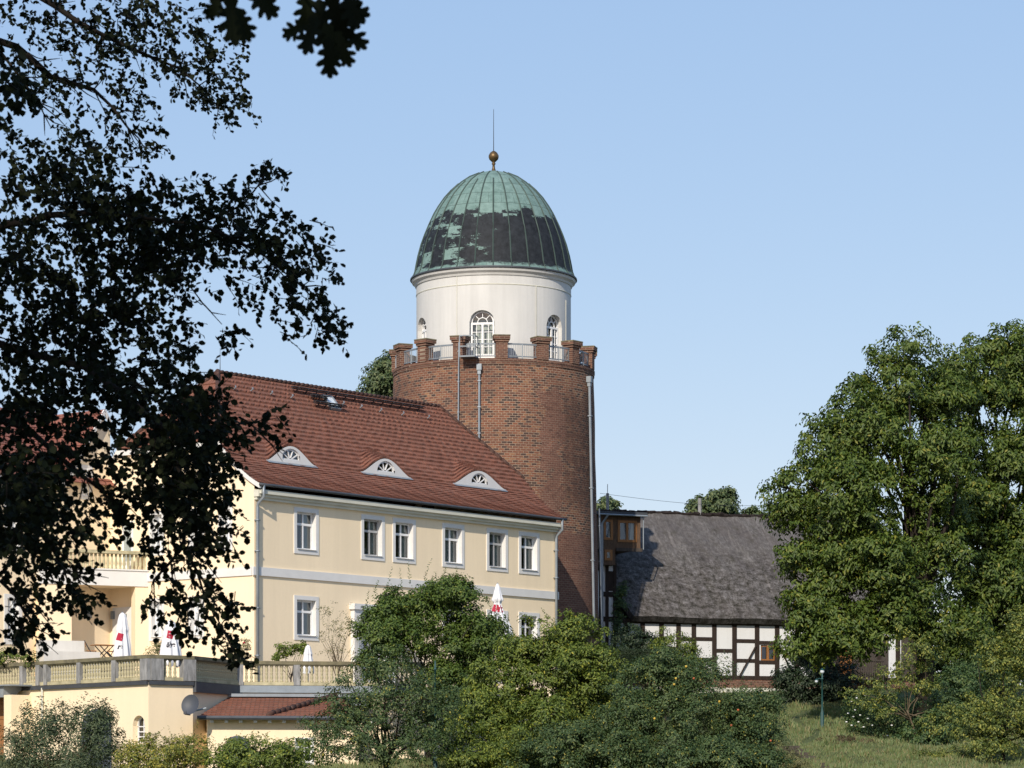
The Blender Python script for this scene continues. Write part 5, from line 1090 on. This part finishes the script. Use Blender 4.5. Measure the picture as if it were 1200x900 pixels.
S('willow_shrub', 'silvery grey green willow shrub at the lower left in front of the terrace wall', 'shrub', base_at(75, 98), [lobe(70, 860, 52, 40, 98, 1.6), lobe(35, 870, 34, 40, 98, 1.3), lobe(105, 866, 40, 46, 98, 1.3), lobe(122, 862, 22, 34, 97.6, .9), lobe(112, 845, 22, 20, 97.4, .9), lobe(80, 900, 70, 36, 97, 1.5), lobe(20, 890, 30, 30, 98, 1.2)], 'lf_grey', 430, 40, .26, .12, r0=.07, W=.26, flat=1.1, droop=-.3, bark='pale_bark', inner=.3, extra=shoots([at(x, y, 98 + random.uniform(-.6, .6)) for x, y in ((34, 845), (62, 835), (75, 835), (88, 832), (105, 828), (112, 838), (128, 838), (135, 850), (20, 855), (10, 868), (50, 842))], .55, 30, .11, .35))
S('broom_shrub', 'low yellow green shrub under the small arched window', 'shrub', base_at(195, 96), [lobe(190, 885, 48, 24, 96, 1.3), lobe(225, 880, 28, 20, 96, 1), lobe(160, 890, 28, 22, 96, 1)], 'lf_yellow', 300, 36, .22, .085, r0=.05, flat=.8, extra=shoots([at(x, y, 96) for x, y in ((170, 868), (185, 862), (200, 860), (214, 862), (228, 858), (231, 850))], .35, 24, .08, .4))
S('elder_shrub', 'mid green shrub in front of the dark arched shutter of the annex', 'shrub', base_at(300, 96), [lobe(298, 886, 46, 24, 96, 1.3), lobe(340, 888, 38, 22, 96, 1.1), lobe(262, 890, 26, 18, 96, 1)], 'lf_mid', 300, 38, .24, .10, r0=.05, flat=.7, extra=shoots([at(x, y, 96) for x, y in ((280, 868), (296, 860), (312, 862), (330, 872), (350, 874))], .4, 24, .09, .4))
S('laurel_bush', 'very dark rounded evergreen bush at the barn wall behind the green lamp post', 'bush', base_at(950, 151), [lobe(955, 800, 40, 34, 151, 2), lobe(925, 805, 22, 26, 151, 1.4), lobe(985, 800, 22, 34, 151, 1.5), lobe(950, 770, 24, 16, 151, 1.2)], 'lf_yew', 380, 40, .36, .16, r0=.1, W=.45)
S('flowering_shrub', 'dark shrub dotted with white flowers on the slope right of the lamp post', 'shrub', base_at(1030, 130), [lobe(1030, 835, 42, 38, 130, 1.8), lobe(1060, 850, 36, 34, 129, 1.6), lobe(1012, 850, 20, 26, 130, 1.1), lobe(1075, 870, 50, 24, 128, 1.5)], 'lf_dark', 360, 40, .3, .11, r0=.08)
fs_ = [o for o in COL.objects if o.name.startswith('flowering_shrub') and o.parent is None][0]
for x, y in ((1008, 838), (1012, 852), (1022, 850), (1030, 836), (1034, 828), (1000, 840), (992, 846), (1045, 850), (1016, 830), (994, 836), (998, 822), (1004, 818), (1002, 832), (1010, 826), (1014, 815), (1020, 832), (998, 850), (1006, 846), (1026, 822), (1017, 842), (1040, 862)):
    b = MB(); P = at(x, y, 127.6); b.lathe([(.01, -.03), (.05, -.01), (.04, .025), (.01, .03)], P, 7); b.build('flower', M['petal'], fs_)
S('ash_sapling', 'slender yellowing sapling with bare pale stem in front of the walnut trunk', 'sapling', base_at(1076, 127), [lobe(1070, 770, 28, 34, 127, 1.1), lobe(1035, 800, 36, 22, 127, 1.1), lobe(1080, 800, 20, 24, 127, .9), lobe(1110, 830, 26, 14, 127, .9), lobe(1035, 835, 24, 10, 127, .8), lobe(1060, 745, 18, 20, 127, .7), lobe(1085, 765, 22, 22, 127, .8), lobe(1010, 815, 24, 12, 127, .8), lobe(1100, 850, 30, 18, 126, .9)], 'lf_lime', 190, 30, .26, .12, r0=.06, bark='pale_bark', inner=.3, limbs=3, fork=.6)
S('lime_bush', 'tall yellow green bush at the lower right corner of the picture', 'bush', base_at(1175, 118), [lobe(1190, 735, 20, 26, 118, 1.2), lobe(1172, 790, 34, 44, 118, 1.5), lobe(1145, 830, 30, 30, 118, 1.4), lobe(1195, 770, 26, 50, 118, 1.5), lobe(1170, 850, 50, 44, 117, 1.7), lobe(1200, 850, 36, 50, 117, 1.7), lobe(1150, 880, 40, 26, 116, 1.3)], 'lf_lime', 560, 32, .27, .12, r0=.09, sub=(50, .4, .7))
S('undergrowth_bush', 'dark green bush between the yellowing sapling and the lime green bush', 'bush', base_at(1120, 131), [lobe(1115, 820, 46, 44, 131, 2), lobe(1150, 790, 40, 50, 133, 2), lobe(1100, 865, 56, 34, 127, 1.8), lobe(1140, 850, 40, 40, 129, 1.8)], 'lf_dark', 600, 38, .32, .13, sub=(50, .5, .9), r0=.1)
S('ground_shrub', 'low yellowish weedy shrub on the slope at the bottom right', 'shrub', base_at(1090, 119), [lobe(1085, 893, 36, 12, 119, 1), lobe(1120, 888, 30, 14, 119, 1)], 'lf_lime', 220, 34, .2, .09, r0=.03)
S('slope_weeds', 'patch of brown withered weeds on the grass slope by the lamp post', 'plant', base_at(985, 126), [lobe(980, 868, 22, 6, 126, 1.2), lobe(1010, 872, 18, 6, 126, 1)], 'lf_brown', 150, 26, .16, .08, r0=.015, bark='pale_bark')
S('yew_bush', 'dark evergreen shrub at the left foot of the thatched barn', 'bush', base_at(738, 152), [lobe(740, 752, 22, 20, 152, 1.4), lobe(760, 760, 18, 16, 152, 1.2), lobe(735, 770, 26, 20, 151, 1.4)], 'lf_yew', 200, 36, .32, .13, r0=.08)
S('ivy_plant', 'ivy climbing the left edge of the barn beside the tower', 'climber', base_at(727, 156), [lobe(727, 708, 7, 20, 156.6, .4), lobe(724, 735, 8, 22, 156.6, .4), lobe(730, 690, 6, 10, 156.6, .3), lobe(738, 745, 14, 14, 156.3, .5)], 'lf_dark', 110, 30, .22, .12, r0=.05)
S('young_shrub', 'light leafy shrub in front of the barn wall, left of the visible timbers', 'shrub', base_at(790, 147), [lobe(788, 765, 24, 26, 147, 1.3), lobe(808, 775, 16, 26, 147, 1.1), lobe(770, 770, 14, 18, 147, 1), lobe(778, 745, 8, 14, 147, .6)], 'lf_mid', 180, 34, .3, .12, r0=.06)
S('bare_shrub', 'sparse pale twiggy shrub on the terrace in front of the yellow facade', 'shrub', foot(395, 123, FLOOR), [lobe(395, 735, 24, 22, 123, .8), lobe(385, 715, 14, 14, 123, .6), lobe(410, 730, 14, 22, 123, .6), lobe(395, 760, 22, 14, 123, .7)], 'lf_olive', 90, 12, .2, .07, r0=.03, bark='pale_bark', limbs=26, inner=.5, fork=.2)
S('potted_fig', 'small leafy plant on the terrace just right of the house corner drainpipe', 'plant', foot(340, 122.5, FLOOR), [lobe(335, 760, 16, 8, 122.5, .6), lobe(352, 758, 10, 8, 122.5, .5), lobe(322, 768, 8, 6, 122.5, .4)], 'lf_mid', 50, 26, .17, .11, r0=.03)
def rosebush(px, py, label, n):
    S('rose_bush', label, 'rose bush', foot(px, 120.5, FLOOR), [lobe(px, py, 14, 10, 120.5, .6), lobe(px + 4, py - 8, 8, 8, 120.5, .4)], 'lf_olive', 40, 18, .17, .07, r0=.02, group='rose bushes on the terrace', bark='pale_bark')
    t = [o for o in COL.objects if o.name.startswith('rose_bush') and o.parent is None][-1]
    for k in range(n): b = MB(); P = at(px + random.uniform(-14, 12), py + random.uniform(-14, 4), 119.7); b.lathe([(.01, -.04), (.055, 0), (.04, .04), (.01, .05)], P, 7); b.build('bloom', M['rose'], t)
rosebush(182, 764, 'small rose bush with red blooms left of the lettered parasol', 4); rosebush(282, 762, 'small rose bush beside the house corner drainpipe', 2)
S('trailing_plant', 'leafy green plant on the balustrade at the left edge', 'plant', foot(15, 121.5, FLOOR), [lobe(10, 768, 22, 10, 121, .8), lobe(38, 772, 10, 8, 119.6, .4)], 'lf_mid', 60, 26, .2, .1, r0=.02)
S('far_tree', 'light green tree top rising behind the ridge of the thatched barn', 'tree', V(13.4, 200, 6), [lobe(848, 592, 17, 18, 200, 1.6), lobe(820, 596, 14, 14, 200, 1.3), lobe(833, 606, 26, 14, 200, 1.6), lobe(836, 582, 8, 8, 200, .6), lobe(852, 580, 7, 8, 200, .6)], 'lf_far', 200, 40, .45, .26, r0=.2, inner=.2)
S('far_tree', 'small tree top behind the barn ridge close to the walnut crown', 'tree', V(16.6, 210, 6), [lobe(880, 604, 10, 9, 210, 1), lobe(892, 608, 12, 8, 210, 1), lobe(866, 612, 10, 6, 210, .8)], 'lf_far', 70, 36, .4, .26, r0=.15)
S('far_tree', 'green tree top behind the red roof, left of the brick tower', 'tree', V(-9, 190, 6), [lobe(445, 446, 17, 26, 190, 2), lobe(436, 462, 17, 16, 190, 2), lobe(452, 425, 9, 14, 190, 1.2), lobe(456, 430, 10, 14, 190, 1.3), lobe(465, 450, 14, 30, 190, 2), lobe(470, 480, 30, 20, 190, 2)], 'lf_far', 240, 44, .5, .24, r0=.25)
S('far_tree', 'tree top glimpsed between the round tower and the barn dormer', 'tree', V(6.3, 205, 6), [lobe(712, 592, 14, 9, 205, 1.2), lobe(700, 600, 20, 12, 205, 1.4)], 'lf_far', 70, 36, .4, .26, r0=.15)
S('thicket_tree', 'dark dense tree behind the walnut trunks at the end of the barn', 'tree', base_at(1120, 172), [lobe(1050, 785, 40, 40, 169, 3), lobe(1060, 760, 50, 60, 170, 3), lobe(1120, 740, 60, 70, 172, 3), lobe(1180, 750, 60, 80, 172, 3), lobe(1230, 740, 50, 80, 172, 3), lobe(1100, 810, 80, 40, 168, 3), lobe(1180, 820, 70, 40, 168, 3)], 'lf_dark', 700, 40, .7, .3, r0=.3)
# clipped hedges
for x0, x1, y0, y1, Y, lab in ((700, 792, 762, 782, 143, 'long flat topped clipped hedge below the barn'), (752, 800, 776, 800, 138, 'shorter clipped hedge in front of the long one')):
    n = 9000; c = np.stack([rng.uniform(x0, x1, n), rng.uniform(y0, y1, n), rng.uniform(-.6, .6, n)], 1)
    side_ = rng.random(n); c[side_ < .45, 2] = -.6 + rng.normal(0, .04, (side_ < .45).sum()); c[side_ > .7, 1] = y0 + rng.normal(0, .4, (side_ > .7).sum())
    pos = np.stack([(c[:, 0] - CX) / F_PX * Y, Y + c[:, 2], (HY - c[:, 1]) / F_PX * Y], 1); t = thing('clipped_hedge', gpt((x0 + x1) / 2, Y), lab, 'hedge', 'clipped hedges')
    leaf_mesh('foliage', M['lf_yew'], t, pos, sph(n), sph(n) + V(0, -.8, .6), rng.uniform(.05, .1, n)); b = MB()
    for k in range(6): p = gpt(x0 + (x1 - x0) * (k + .5) / 6, Y); b.tube([p - UP * .2, V(p[0], p[1], zat((y0 + y1) / 2, Y))], .04, 5)
    b.build('stems', M['bark'], t)
S('dogwood_shrub', 'dull green shrub at the bottom edge between the rounded hazel and the apple tree', 'shrub', base_at(690, 104), [lobe(690, 880, 54, 34, 104, 1.6), lobe(640, 890, 46, 30, 103.5, 1.5), lobe(735, 885, 40, 34, 104, 1.4), lobe(665, 860, 30, 24, 104.5, 1.2)], 'lf_apple', 700, 40, .27, .10, r0=.06, sub=(60, .35, .7))
S('spindle_shrub', 'low dark green shrub at the bottom edge left of the rounded hazel', 'shrub', base_at(565, 106), [lobe(590, 875, 40, 36, 106, 1.5), lobe(550, 893, 40, 18, 105.5, 1.2), lobe(610, 893, 40, 22, 105, 1.3)], 'lf_mid', 480, 40, .27, .10, r0=.06, sub=(45, .35, .7))
S('blackthorn_shrub', 'dark shrub at the bottom edge below the red and yellow fruit', 'shrub', base_at(880, 102), [lobe(850, 890, 60, 24, 102.5, 1.5), lobe(800, 893, 50, 24, 102, 1.4), lobe(895, 893, 28, 18, 102.5, 1)], 'lf_apple', 480, 40, .26, .10, r0=.06, sub=(45, .35, .7))
# filler weeds along the foot of the slope
S('bramble_thicket', 'dark bramble thicket under the dark bush below the terrace end', 'bush', base_at(540, 113), [lobe(530, 850, 30, 30, 113, 1.4), lobe(500, 870, 34, 22, 112, 1.3), lobe(545, 815, 26, 30, 114, 1.2)], 'lf_dark', 260, 38, .28, .10, r0=.05)
S('weed_clump', 'low pale weedy clump at the right foot of the apple tree', 'plant', base_at(920, 112), [lobe(915, 885, 20, 18, 112, .9), lobe(935, 893, 16, 10, 111, .7)], 'lf_olive', 110, 24, .2, .075, r0=.02, bark='pale_bark')

# grass on the visible slope
n = 85000; px_ = rng.uniform(860, 1230, n); Yg = rng.uniform(112, 152, n); X = (px_ - CX) / F_PX * Yg; Z = gz(X, Yg)
py_ = HY - Z * F_PX / Yg; worn = (np.abs(py_ - (877 + (px_ - 925) / 5.2 * 4.0)) < 9) & (px_ > 905) & (px_ < 985) | (np.abs(px_ - 945 - 14 * np.sin(Yg * .35)) < 7) & (py_ < 872)
keep = ~(worn & (rng.random(n) < .93)); X, Yg, Z = X[keep], Yg[keep], Z[keep]; n = len(X)
tuft = np.clip(np.sin(X * 2.3 + np.sin(Yg * 1.7)) * np.sin(Yg * 1.9 + np.sin(X * 3.1)), 0, 1)
dirs = np.stack([rng.normal(0, .35, n), rng.normal(0, .35, n), np.ones(n)], 1)
go = leaf_mesh('grass', M['blade'], None, np.stack([X, Yg, Z], 1), dirs, np.stack([rng.normal(0, .4, n), -np.ones(n), rng.normal(0, .3, n)], 1), rng.uniform(.05, .16, n) * (1 + 1.6 * tuft), W=.16, fold=.05); tag(go, 'short grass with dry patches on the slope', 'grass', kind='stuff')
n = 70000; px_ = rng.uniform(330, 960, n); Yg = rng.uniform(94, 116, n); X = (px_ - CX) / F_PX * Yg; Z = gz(X, Yg); dirs = np.stack([rng.normal(0, .35, n), rng.normal(0, .35, n), np.ones(n)], 1)
go = leaf_mesh('grass', M['blade'], None, np.stack([X, Yg, Z], 1), dirs, np.stack([rng.normal(0, .4, n), -np.ones(n), rng.normal(0, .3, n)], 1), rng.uniform(.1, .4, n), W=.12, fold=.05); tag(go, 'longer meadow grass at the foot of the shrubs in the foreground', 'grass', kind='stuff')

# ------------------------------------------------------------------ foreground: alder boughs and an oak twig, in the shade of the trees the picture was taken under
alder = thing('alder_tree', V(-8.2, 27, float(gz(-8.2, 27))), 'shaded alder whose dark leafy boughs reach in from the left edge', 'tree')
discs = [  # px, py, radius, twigs, depth, leaf length
    (20, 20, 36, 16, 30, .062), (75, 18, 40, 24, 30, .062), (130, 22, 44, 44, 30, .062), (175, 28, 40, 46, 30, .060), (215, 50, 40, 34, 30, .058), (255, 60, 32, 22, 30, .055), (255, 110, 34, 26, 30, .055), (225, 95, 26, 20, 30, .055), (272, 120, 18, 10, 30, .055),
    (40, 55, 30, 10, 30, .06), (80, 75, 34, 16, 30, .06), (110, 110, 40, 18, 30, .06), (20, 90, 30, 9, 30, .06), (150, 90, 34, 20, 30, .06), (155, 150, 30, 18, 30, .058), (165, 165, 20, 12, 30, .058), (60, 110, 30, 8, 30, .06),
    (20, 190, 40, 26, 27, .066), (70, 185, 44, 42, 27, .066), (110, 215, 46, 52, 27, .066), (50, 245, 60, 60, 27, .066), (130, 265, 60, 70, 27, .066), (190, 245, 48, 52, 27, .066), (240, 250, 46, 48, 27, .066), (290, 255, 44, 44, 27, .066), (305, 205, 20, 14, 27, .06), (335, 285, 40, 36, 27, .066), (300, 310, 44, 40, 27, .066), (360, 330, 30, 24, 27, .066), (385, 375, 22, 20, 27, .066), (340, 370, 26, 12, 27, .066), (265, 395, 16, 8, 27, .066),
    (30, 330, 60, 56, 27, .07), (100, 340, 60, 60, 27, .07), (170, 330, 50, 36, 27, .07), (215, 310, 40, 20, 27, .07), (60, 410, 64, 70, 27, .07), (140, 410, 60, 60, 27, .07), (200, 400, 30, 16, 27, .07),
    (30, 450, 50, 46, 26, .072), (110, 460, 50, 46, 26, .072), (190, 460, 50, 56, 26, .072), (230, 470, 30, 26, 26, .072), (270, 495, 28, 16, 26, .07), (310, 492, 20, 7, 26, .07),
    (30, 520, 60, 60, 25, .066), (85, 540, 44, 26, 25, .066), (200, 520, 54, 66, 25, .066), (150, 560, 40, 26, 25, .066), (235, 560, 44, 50, 25, .066), (210, 600, 46, 50, 25, .066), (245, 630, 34, 30, 25, .066), (115, 600, 26, 14, 25, .066), (140, 590, 24, 12, 25, .066), (190, 640, 32, 20, 25, .066),
    (195, 690, 34, 14, 25, .066), (245, 700, 32, 22, 25, .066), (215, 715, 26, 10, 25, .066), (262, 745, 20, 10, 25, .066), (275, 760, 12, 6, 25, .066),
    (20, 590, 44, 46, 24, .066), (60, 620, 44, 34, 24, .066), (20, 660, 36, 30, 24, .066), (75, 680, 34, 22, 24, .066), (40, 720, 30, 16, 24, .066), (95, 700, 18, 8, 24, .066), (10, 740, 24, 8, 24, .066),
    (10, 600, 44, 60, 23, .07), (20, 560, 44, 50, 23, .07), (200, 560, 44, 40, 25, .068), (235, 520, 36, 34, 25, .068), (215, 480, 44, 44, 25, .068), (100, 300, 90, 70, 28, .066), (200, 280, 60, 40, 28, .066), (-10, 100, 60, 30, 22, .08), (-40, 300, 60, 40, 26, .07), (-40, 500, 60, 40, 25, .07)]
ps, dr, nr_, ls = [], [], [], []; tw_ = MB()
for (x, y, r_, nt_, Y, L) in discs:
    for k in range(int(nt_ * (1.75 if x < 120 and 290 < y < 600 else 1.55 if x < 215 and 170 < y < 570 else 1.45 if y < 130 else 1.3))):
        a = random.uniform(0, 6.283); q = r_ * math.sqrt(random.random()); Yd = Y + random.uniform(-1.3, 1.3)
        st = at(x + q * math.cos(a), y + q * math.sin(a), Yd); d = V(random.uniform(-.3, 1), random.uniform(-.6, .6), random.uniform(-1, .25)); d /= np.linalg.norm(d); tl = random.uniform(.10, .26)
        bend = V(0, 0, -.25)
        if k % 2 == 0: tw_.tube([st, st + d * tl * .5 + bend * tl * .1, st + d * tl + bend * tl * .4], [.005, .004, .002], 3, False)
        nl = random.randint(5, 8)
        for j in range(nl):
            f = (j + .6) / nl; p = st + d * tl * f + bend * tl * .4 * f * f; sd_ = V(*np.cross(d, norm(V(random.gauss(0, 1), random.gauss(0, 1), random.gauss(0, 1))))); sd_ /= np.linalg.norm(sd_) + 1e-6
            ld = d * .6 + sd_ * random.choice((-1, 1)) * .9 + V(0, 0, -.35); ps.append(p + sd_ * .012); dr.append(ld); nr_.append(V(random.gauss(0, .55), -.55 + random.gauss(0, .5), .5 + random.gauss(0, .5))); ls.append(L * .96 * random.uniform(.62, 1.2))
# unseen crown of the same tree, added to shade the visible boughs
cen, out = clumps([(V(-11, 26, 9.5), V(5, 5, 5)), (V(-9, 24, 13), V(6, 6, 5)), (V(-13, 27, 4), V(4.4, 5, 3.5)), (V(-4, 27, 13.5), V(5, 4, 3.4))], 700, .4, .6); ex = clump_leaves(cen, out, 26, .75, .16)
keep = np.array([not (-680 < p[0] / p[1] * F_PX < 640 and -40 < HY - p[2] / p[1] * F_PX < 940) for p in ex[0]])
ps = np.concatenate([np.array(ps), ex[0][keep]]); dr = np.concatenate([np.array(dr), ex[1][keep]]); nr_ = np.concatenate([np.array(nr_), ex[2][keep]]); ls = np.concatenate([np.array(ls), ex[3][keep]])
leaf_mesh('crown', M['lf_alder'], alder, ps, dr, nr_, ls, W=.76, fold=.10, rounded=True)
boughs = [((-60, -60, 30), (40, -8, 30), (90, 25, 30), (150, 55, 30), (210, 80, 30), (255, 118, 30)), ((-80, 20, 30), (20, 55, 30), (60, 90, 30), (110, 105, 30), (150, 150, 30), (170, 175, 30)), ((-80, 310, 27), (10, 262, 27), (60, 252, 27), (150, 252, 27), (230, 262, 27), (310, 300, 27), (392, 375, 27)), ((150, 262, 27), (180, 285, 27), (215, 325, 27), (260, 380, 27)), ((230, 262, 27), (285, 240, 27), (315, 195, 27)), ((-80, 380, 27), (20, 410, 27), (100, 430, 26), (190, 500, 25), (225, 580, 25), (215, 640, 25), (240, 700, 25), (275, 765, 25)), ((100, 430, 26), (200, 470, 26), (260, 500, 26), (325, 490, 26)), ((215, 640, 25), (180, 680, 25), (182, 720, 25)), ((-60, 560, 24), (20, 590, 24), (60, 640, 24), (85, 700, 24)), ((-60, 470, 25), (30, 500, 25), (100, 560, 25), (140, 600, 25)), ((0, 60, 30), (45, 120, 30), (60, 150, 30)), ((0, 680, 24), (30, 720, 24), (20, 750, 24))]
for bo in boughs:
    P = [at(x, y, Y) for x, y, Y in bo]; n = len(P); r0 = .045 if bo[0][0] < 0 else .018
    Pn = []
    for i in range(n - 1):
        for f in (0, .5): Pn.append(P[i] + (P[i + 1] - P[i]) * f + sph(1)[0] * .025 * (f > 0))
    Pn.append(P[-1]); tw_.tube(Pn, list(np.linspace(r0, .004, len(Pn))), 6)
    for i in range(1, len(Pn) - 1):
        for _ in range(3): q = Pn[i] + V(random.uniform(-.1, .35), random.uniform(-.3, .3), random.uniform(-.38, .12)); tw_.tube([Pn[i], (Pn[i] + q) / 2 + sph(1)[0] * .04, q], [.008, .006, .002], 4, False)
tw_.build('twigs', M['dark_bark'], alder, True)
b = MB(); zb_ = float(gz(-8.2, 27)); b.tube([(-8.2, 27, zb_ - .3), (-8.0, 27, 2), (-8.3, 26.8, 7), (-8.4, 27, 13)], [.42, .34, .27, .12], 10)
for bo in boughs:
    if bo[0][0] < 0: q = at(*bo[0]); b.tube([(-8.15, 27, q[2] - 1.2), ((q[0] - 8) / 2, (27 + q[1]) / 2, q[2] - .4), q], [.11, .08, .045], 7)
b.build('trunk', M['bark'], alder, True)
# oak: lobed leaves hanging in from above
oak = thing('oak_tree', V(4.5, 6.0, float(gz(4.5, 6))), 'oak twig with large lobed dark leaves hanging in at the top edge', 'tree')
OUT = [(0, 0), (.05, .05), (.15, .10), (.20, .17), (.10, .23), (.13, .29), (.30, .34), (.36, .42), (.30, .46), (.16, .47), (.17, .53), (.34, .60), (.43, .70), (.33, .74), (.18, .70), (.19, .78), (.30, .88), (.22, .94), (.10, .90), (.09, .97)]
ob = MB()
def oak_leaf(p, d, nrm, L):
    p = V(*p); d = norm(V(*d)); nrm = V(*nrm); nrm = norm(nrm - d * np.dot(nrm, d)); s = np.cross(d, nrm)
    pts = [(0, 0)] + [(x * .8, y) for x, y in OUT[1:]] + [(0, 1.02)] + [(-x * .8, y + .02) for x, y in OUT[:0:-1]]
    P = [p + s * x * L + d * y * L + nrm * L * (.18 * abs(x) - .12 * y * y) for x, y in pts]; c_ = p + d * L * .5 - nrm * L * .03; n = len(P)
    ob.add(P + [c_], [(i, (i + 1) % n, n) for i in range(n)])
for x, y, ddx, ddy, L in ((365, 26, -1, .45, 38), (385, 42, .0, 1, 48), (394, 28, .8, .65, 46), (393, 8, 1, .3, 42), (374, -4, .1, 1, 60), (386, -10, .3, 1, 62), (380, 26, .5, 1, 50), (372, 18, -.35, 1, 48), (362, -16, -.1, 1, 48), (402, -14, .4, 1, 50), (396, 40, .35, 1, 40), (268, -10, .15, 1, 62), (262, -8, -.5, .7, 36), (290, -10, .85, .75, 46), (278, 8, .4, 1, 42), (255, -8, -.2, 1, 28), (300, -16, .6, .9, 36)):
    Y = 11 + random.uniform(-.25, .25); s = Y / F_PX; p = at(x, y, Y); oak_leaf(p, (ddx, random.uniform(-.3, .3), -ddy), (random.uniform(-.4, .4), -1, random.uniform(-.2, .5)), L * s)
# unseen oak crown above and beside the camera, lobes placed to shade the boughs
cen, out = clumps([(V(3, 8, 9), V(6, 6, 3.2)), (V(-3.5, 4, 8.5), V(4.5, 3.5, 3.6)), (V(-8, 13.5, 9.5), V(5, 3.8, 5)), (V(-5.5, 14.5, 13.5), V(5.5, 4, 4.5)), (V(-10, 14, 5), V(4.5, 3.5, 4)), (V(-1.5, 15, 12), V(4.5, 3.5, 4))], 1200, .4, .5)
pos, d3, n3, l3 = clump_leaves(cen, out, 16, 1.0, .3)
for i in range(len(pos)):
    q = pos[i]
    if q[1] > .5 and abs(q[0] / q[1]) * F_PX < 680 and HY - q[2] / q[1] * F_PX > -60: continue
    if q[1] < .6 and q[2] < 4: continue
    s = np.cross(norm(d3[i]), n3[i]); L = l3[i]; d_ = norm(d3[i]); ob.add([q, q + s * L * .3 + d_ * L * .4, q + d_ * L, q - s * L * .3 + d_ * L * .4], [(0, 1, 2, 3)])
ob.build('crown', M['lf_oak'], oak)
b = MB(); b.tube([(4.5, 6, -2.2), (4.4, 6.1, 2), (4.2, 6.4, 6), (3.6, 7, 9.5)], [.5, .4, .33, .2], 10); b.tube([(4.3, 6.3, 4.6), (2, 9, 5), (.5, 10.6, 4.2), tuple(at(330, -60, 11)), tuple(at(375, -10, 11))], [.2, .12, .06, .02, .006], 7); b.tube([tuple(at(330, -60, 11)), tuple(at(270, -20, 11))], [.015, .005], 5)
b.tube([(4.2, 6.4, 6), (-2, 7, 9), (-8, 9, 11)], [.25, .18, .08], 7); b.tube([(-8, 9, 11), (-13, 14, 12)], [.08, .04], 7); b.build('trunk', M['bark'], oak, True)
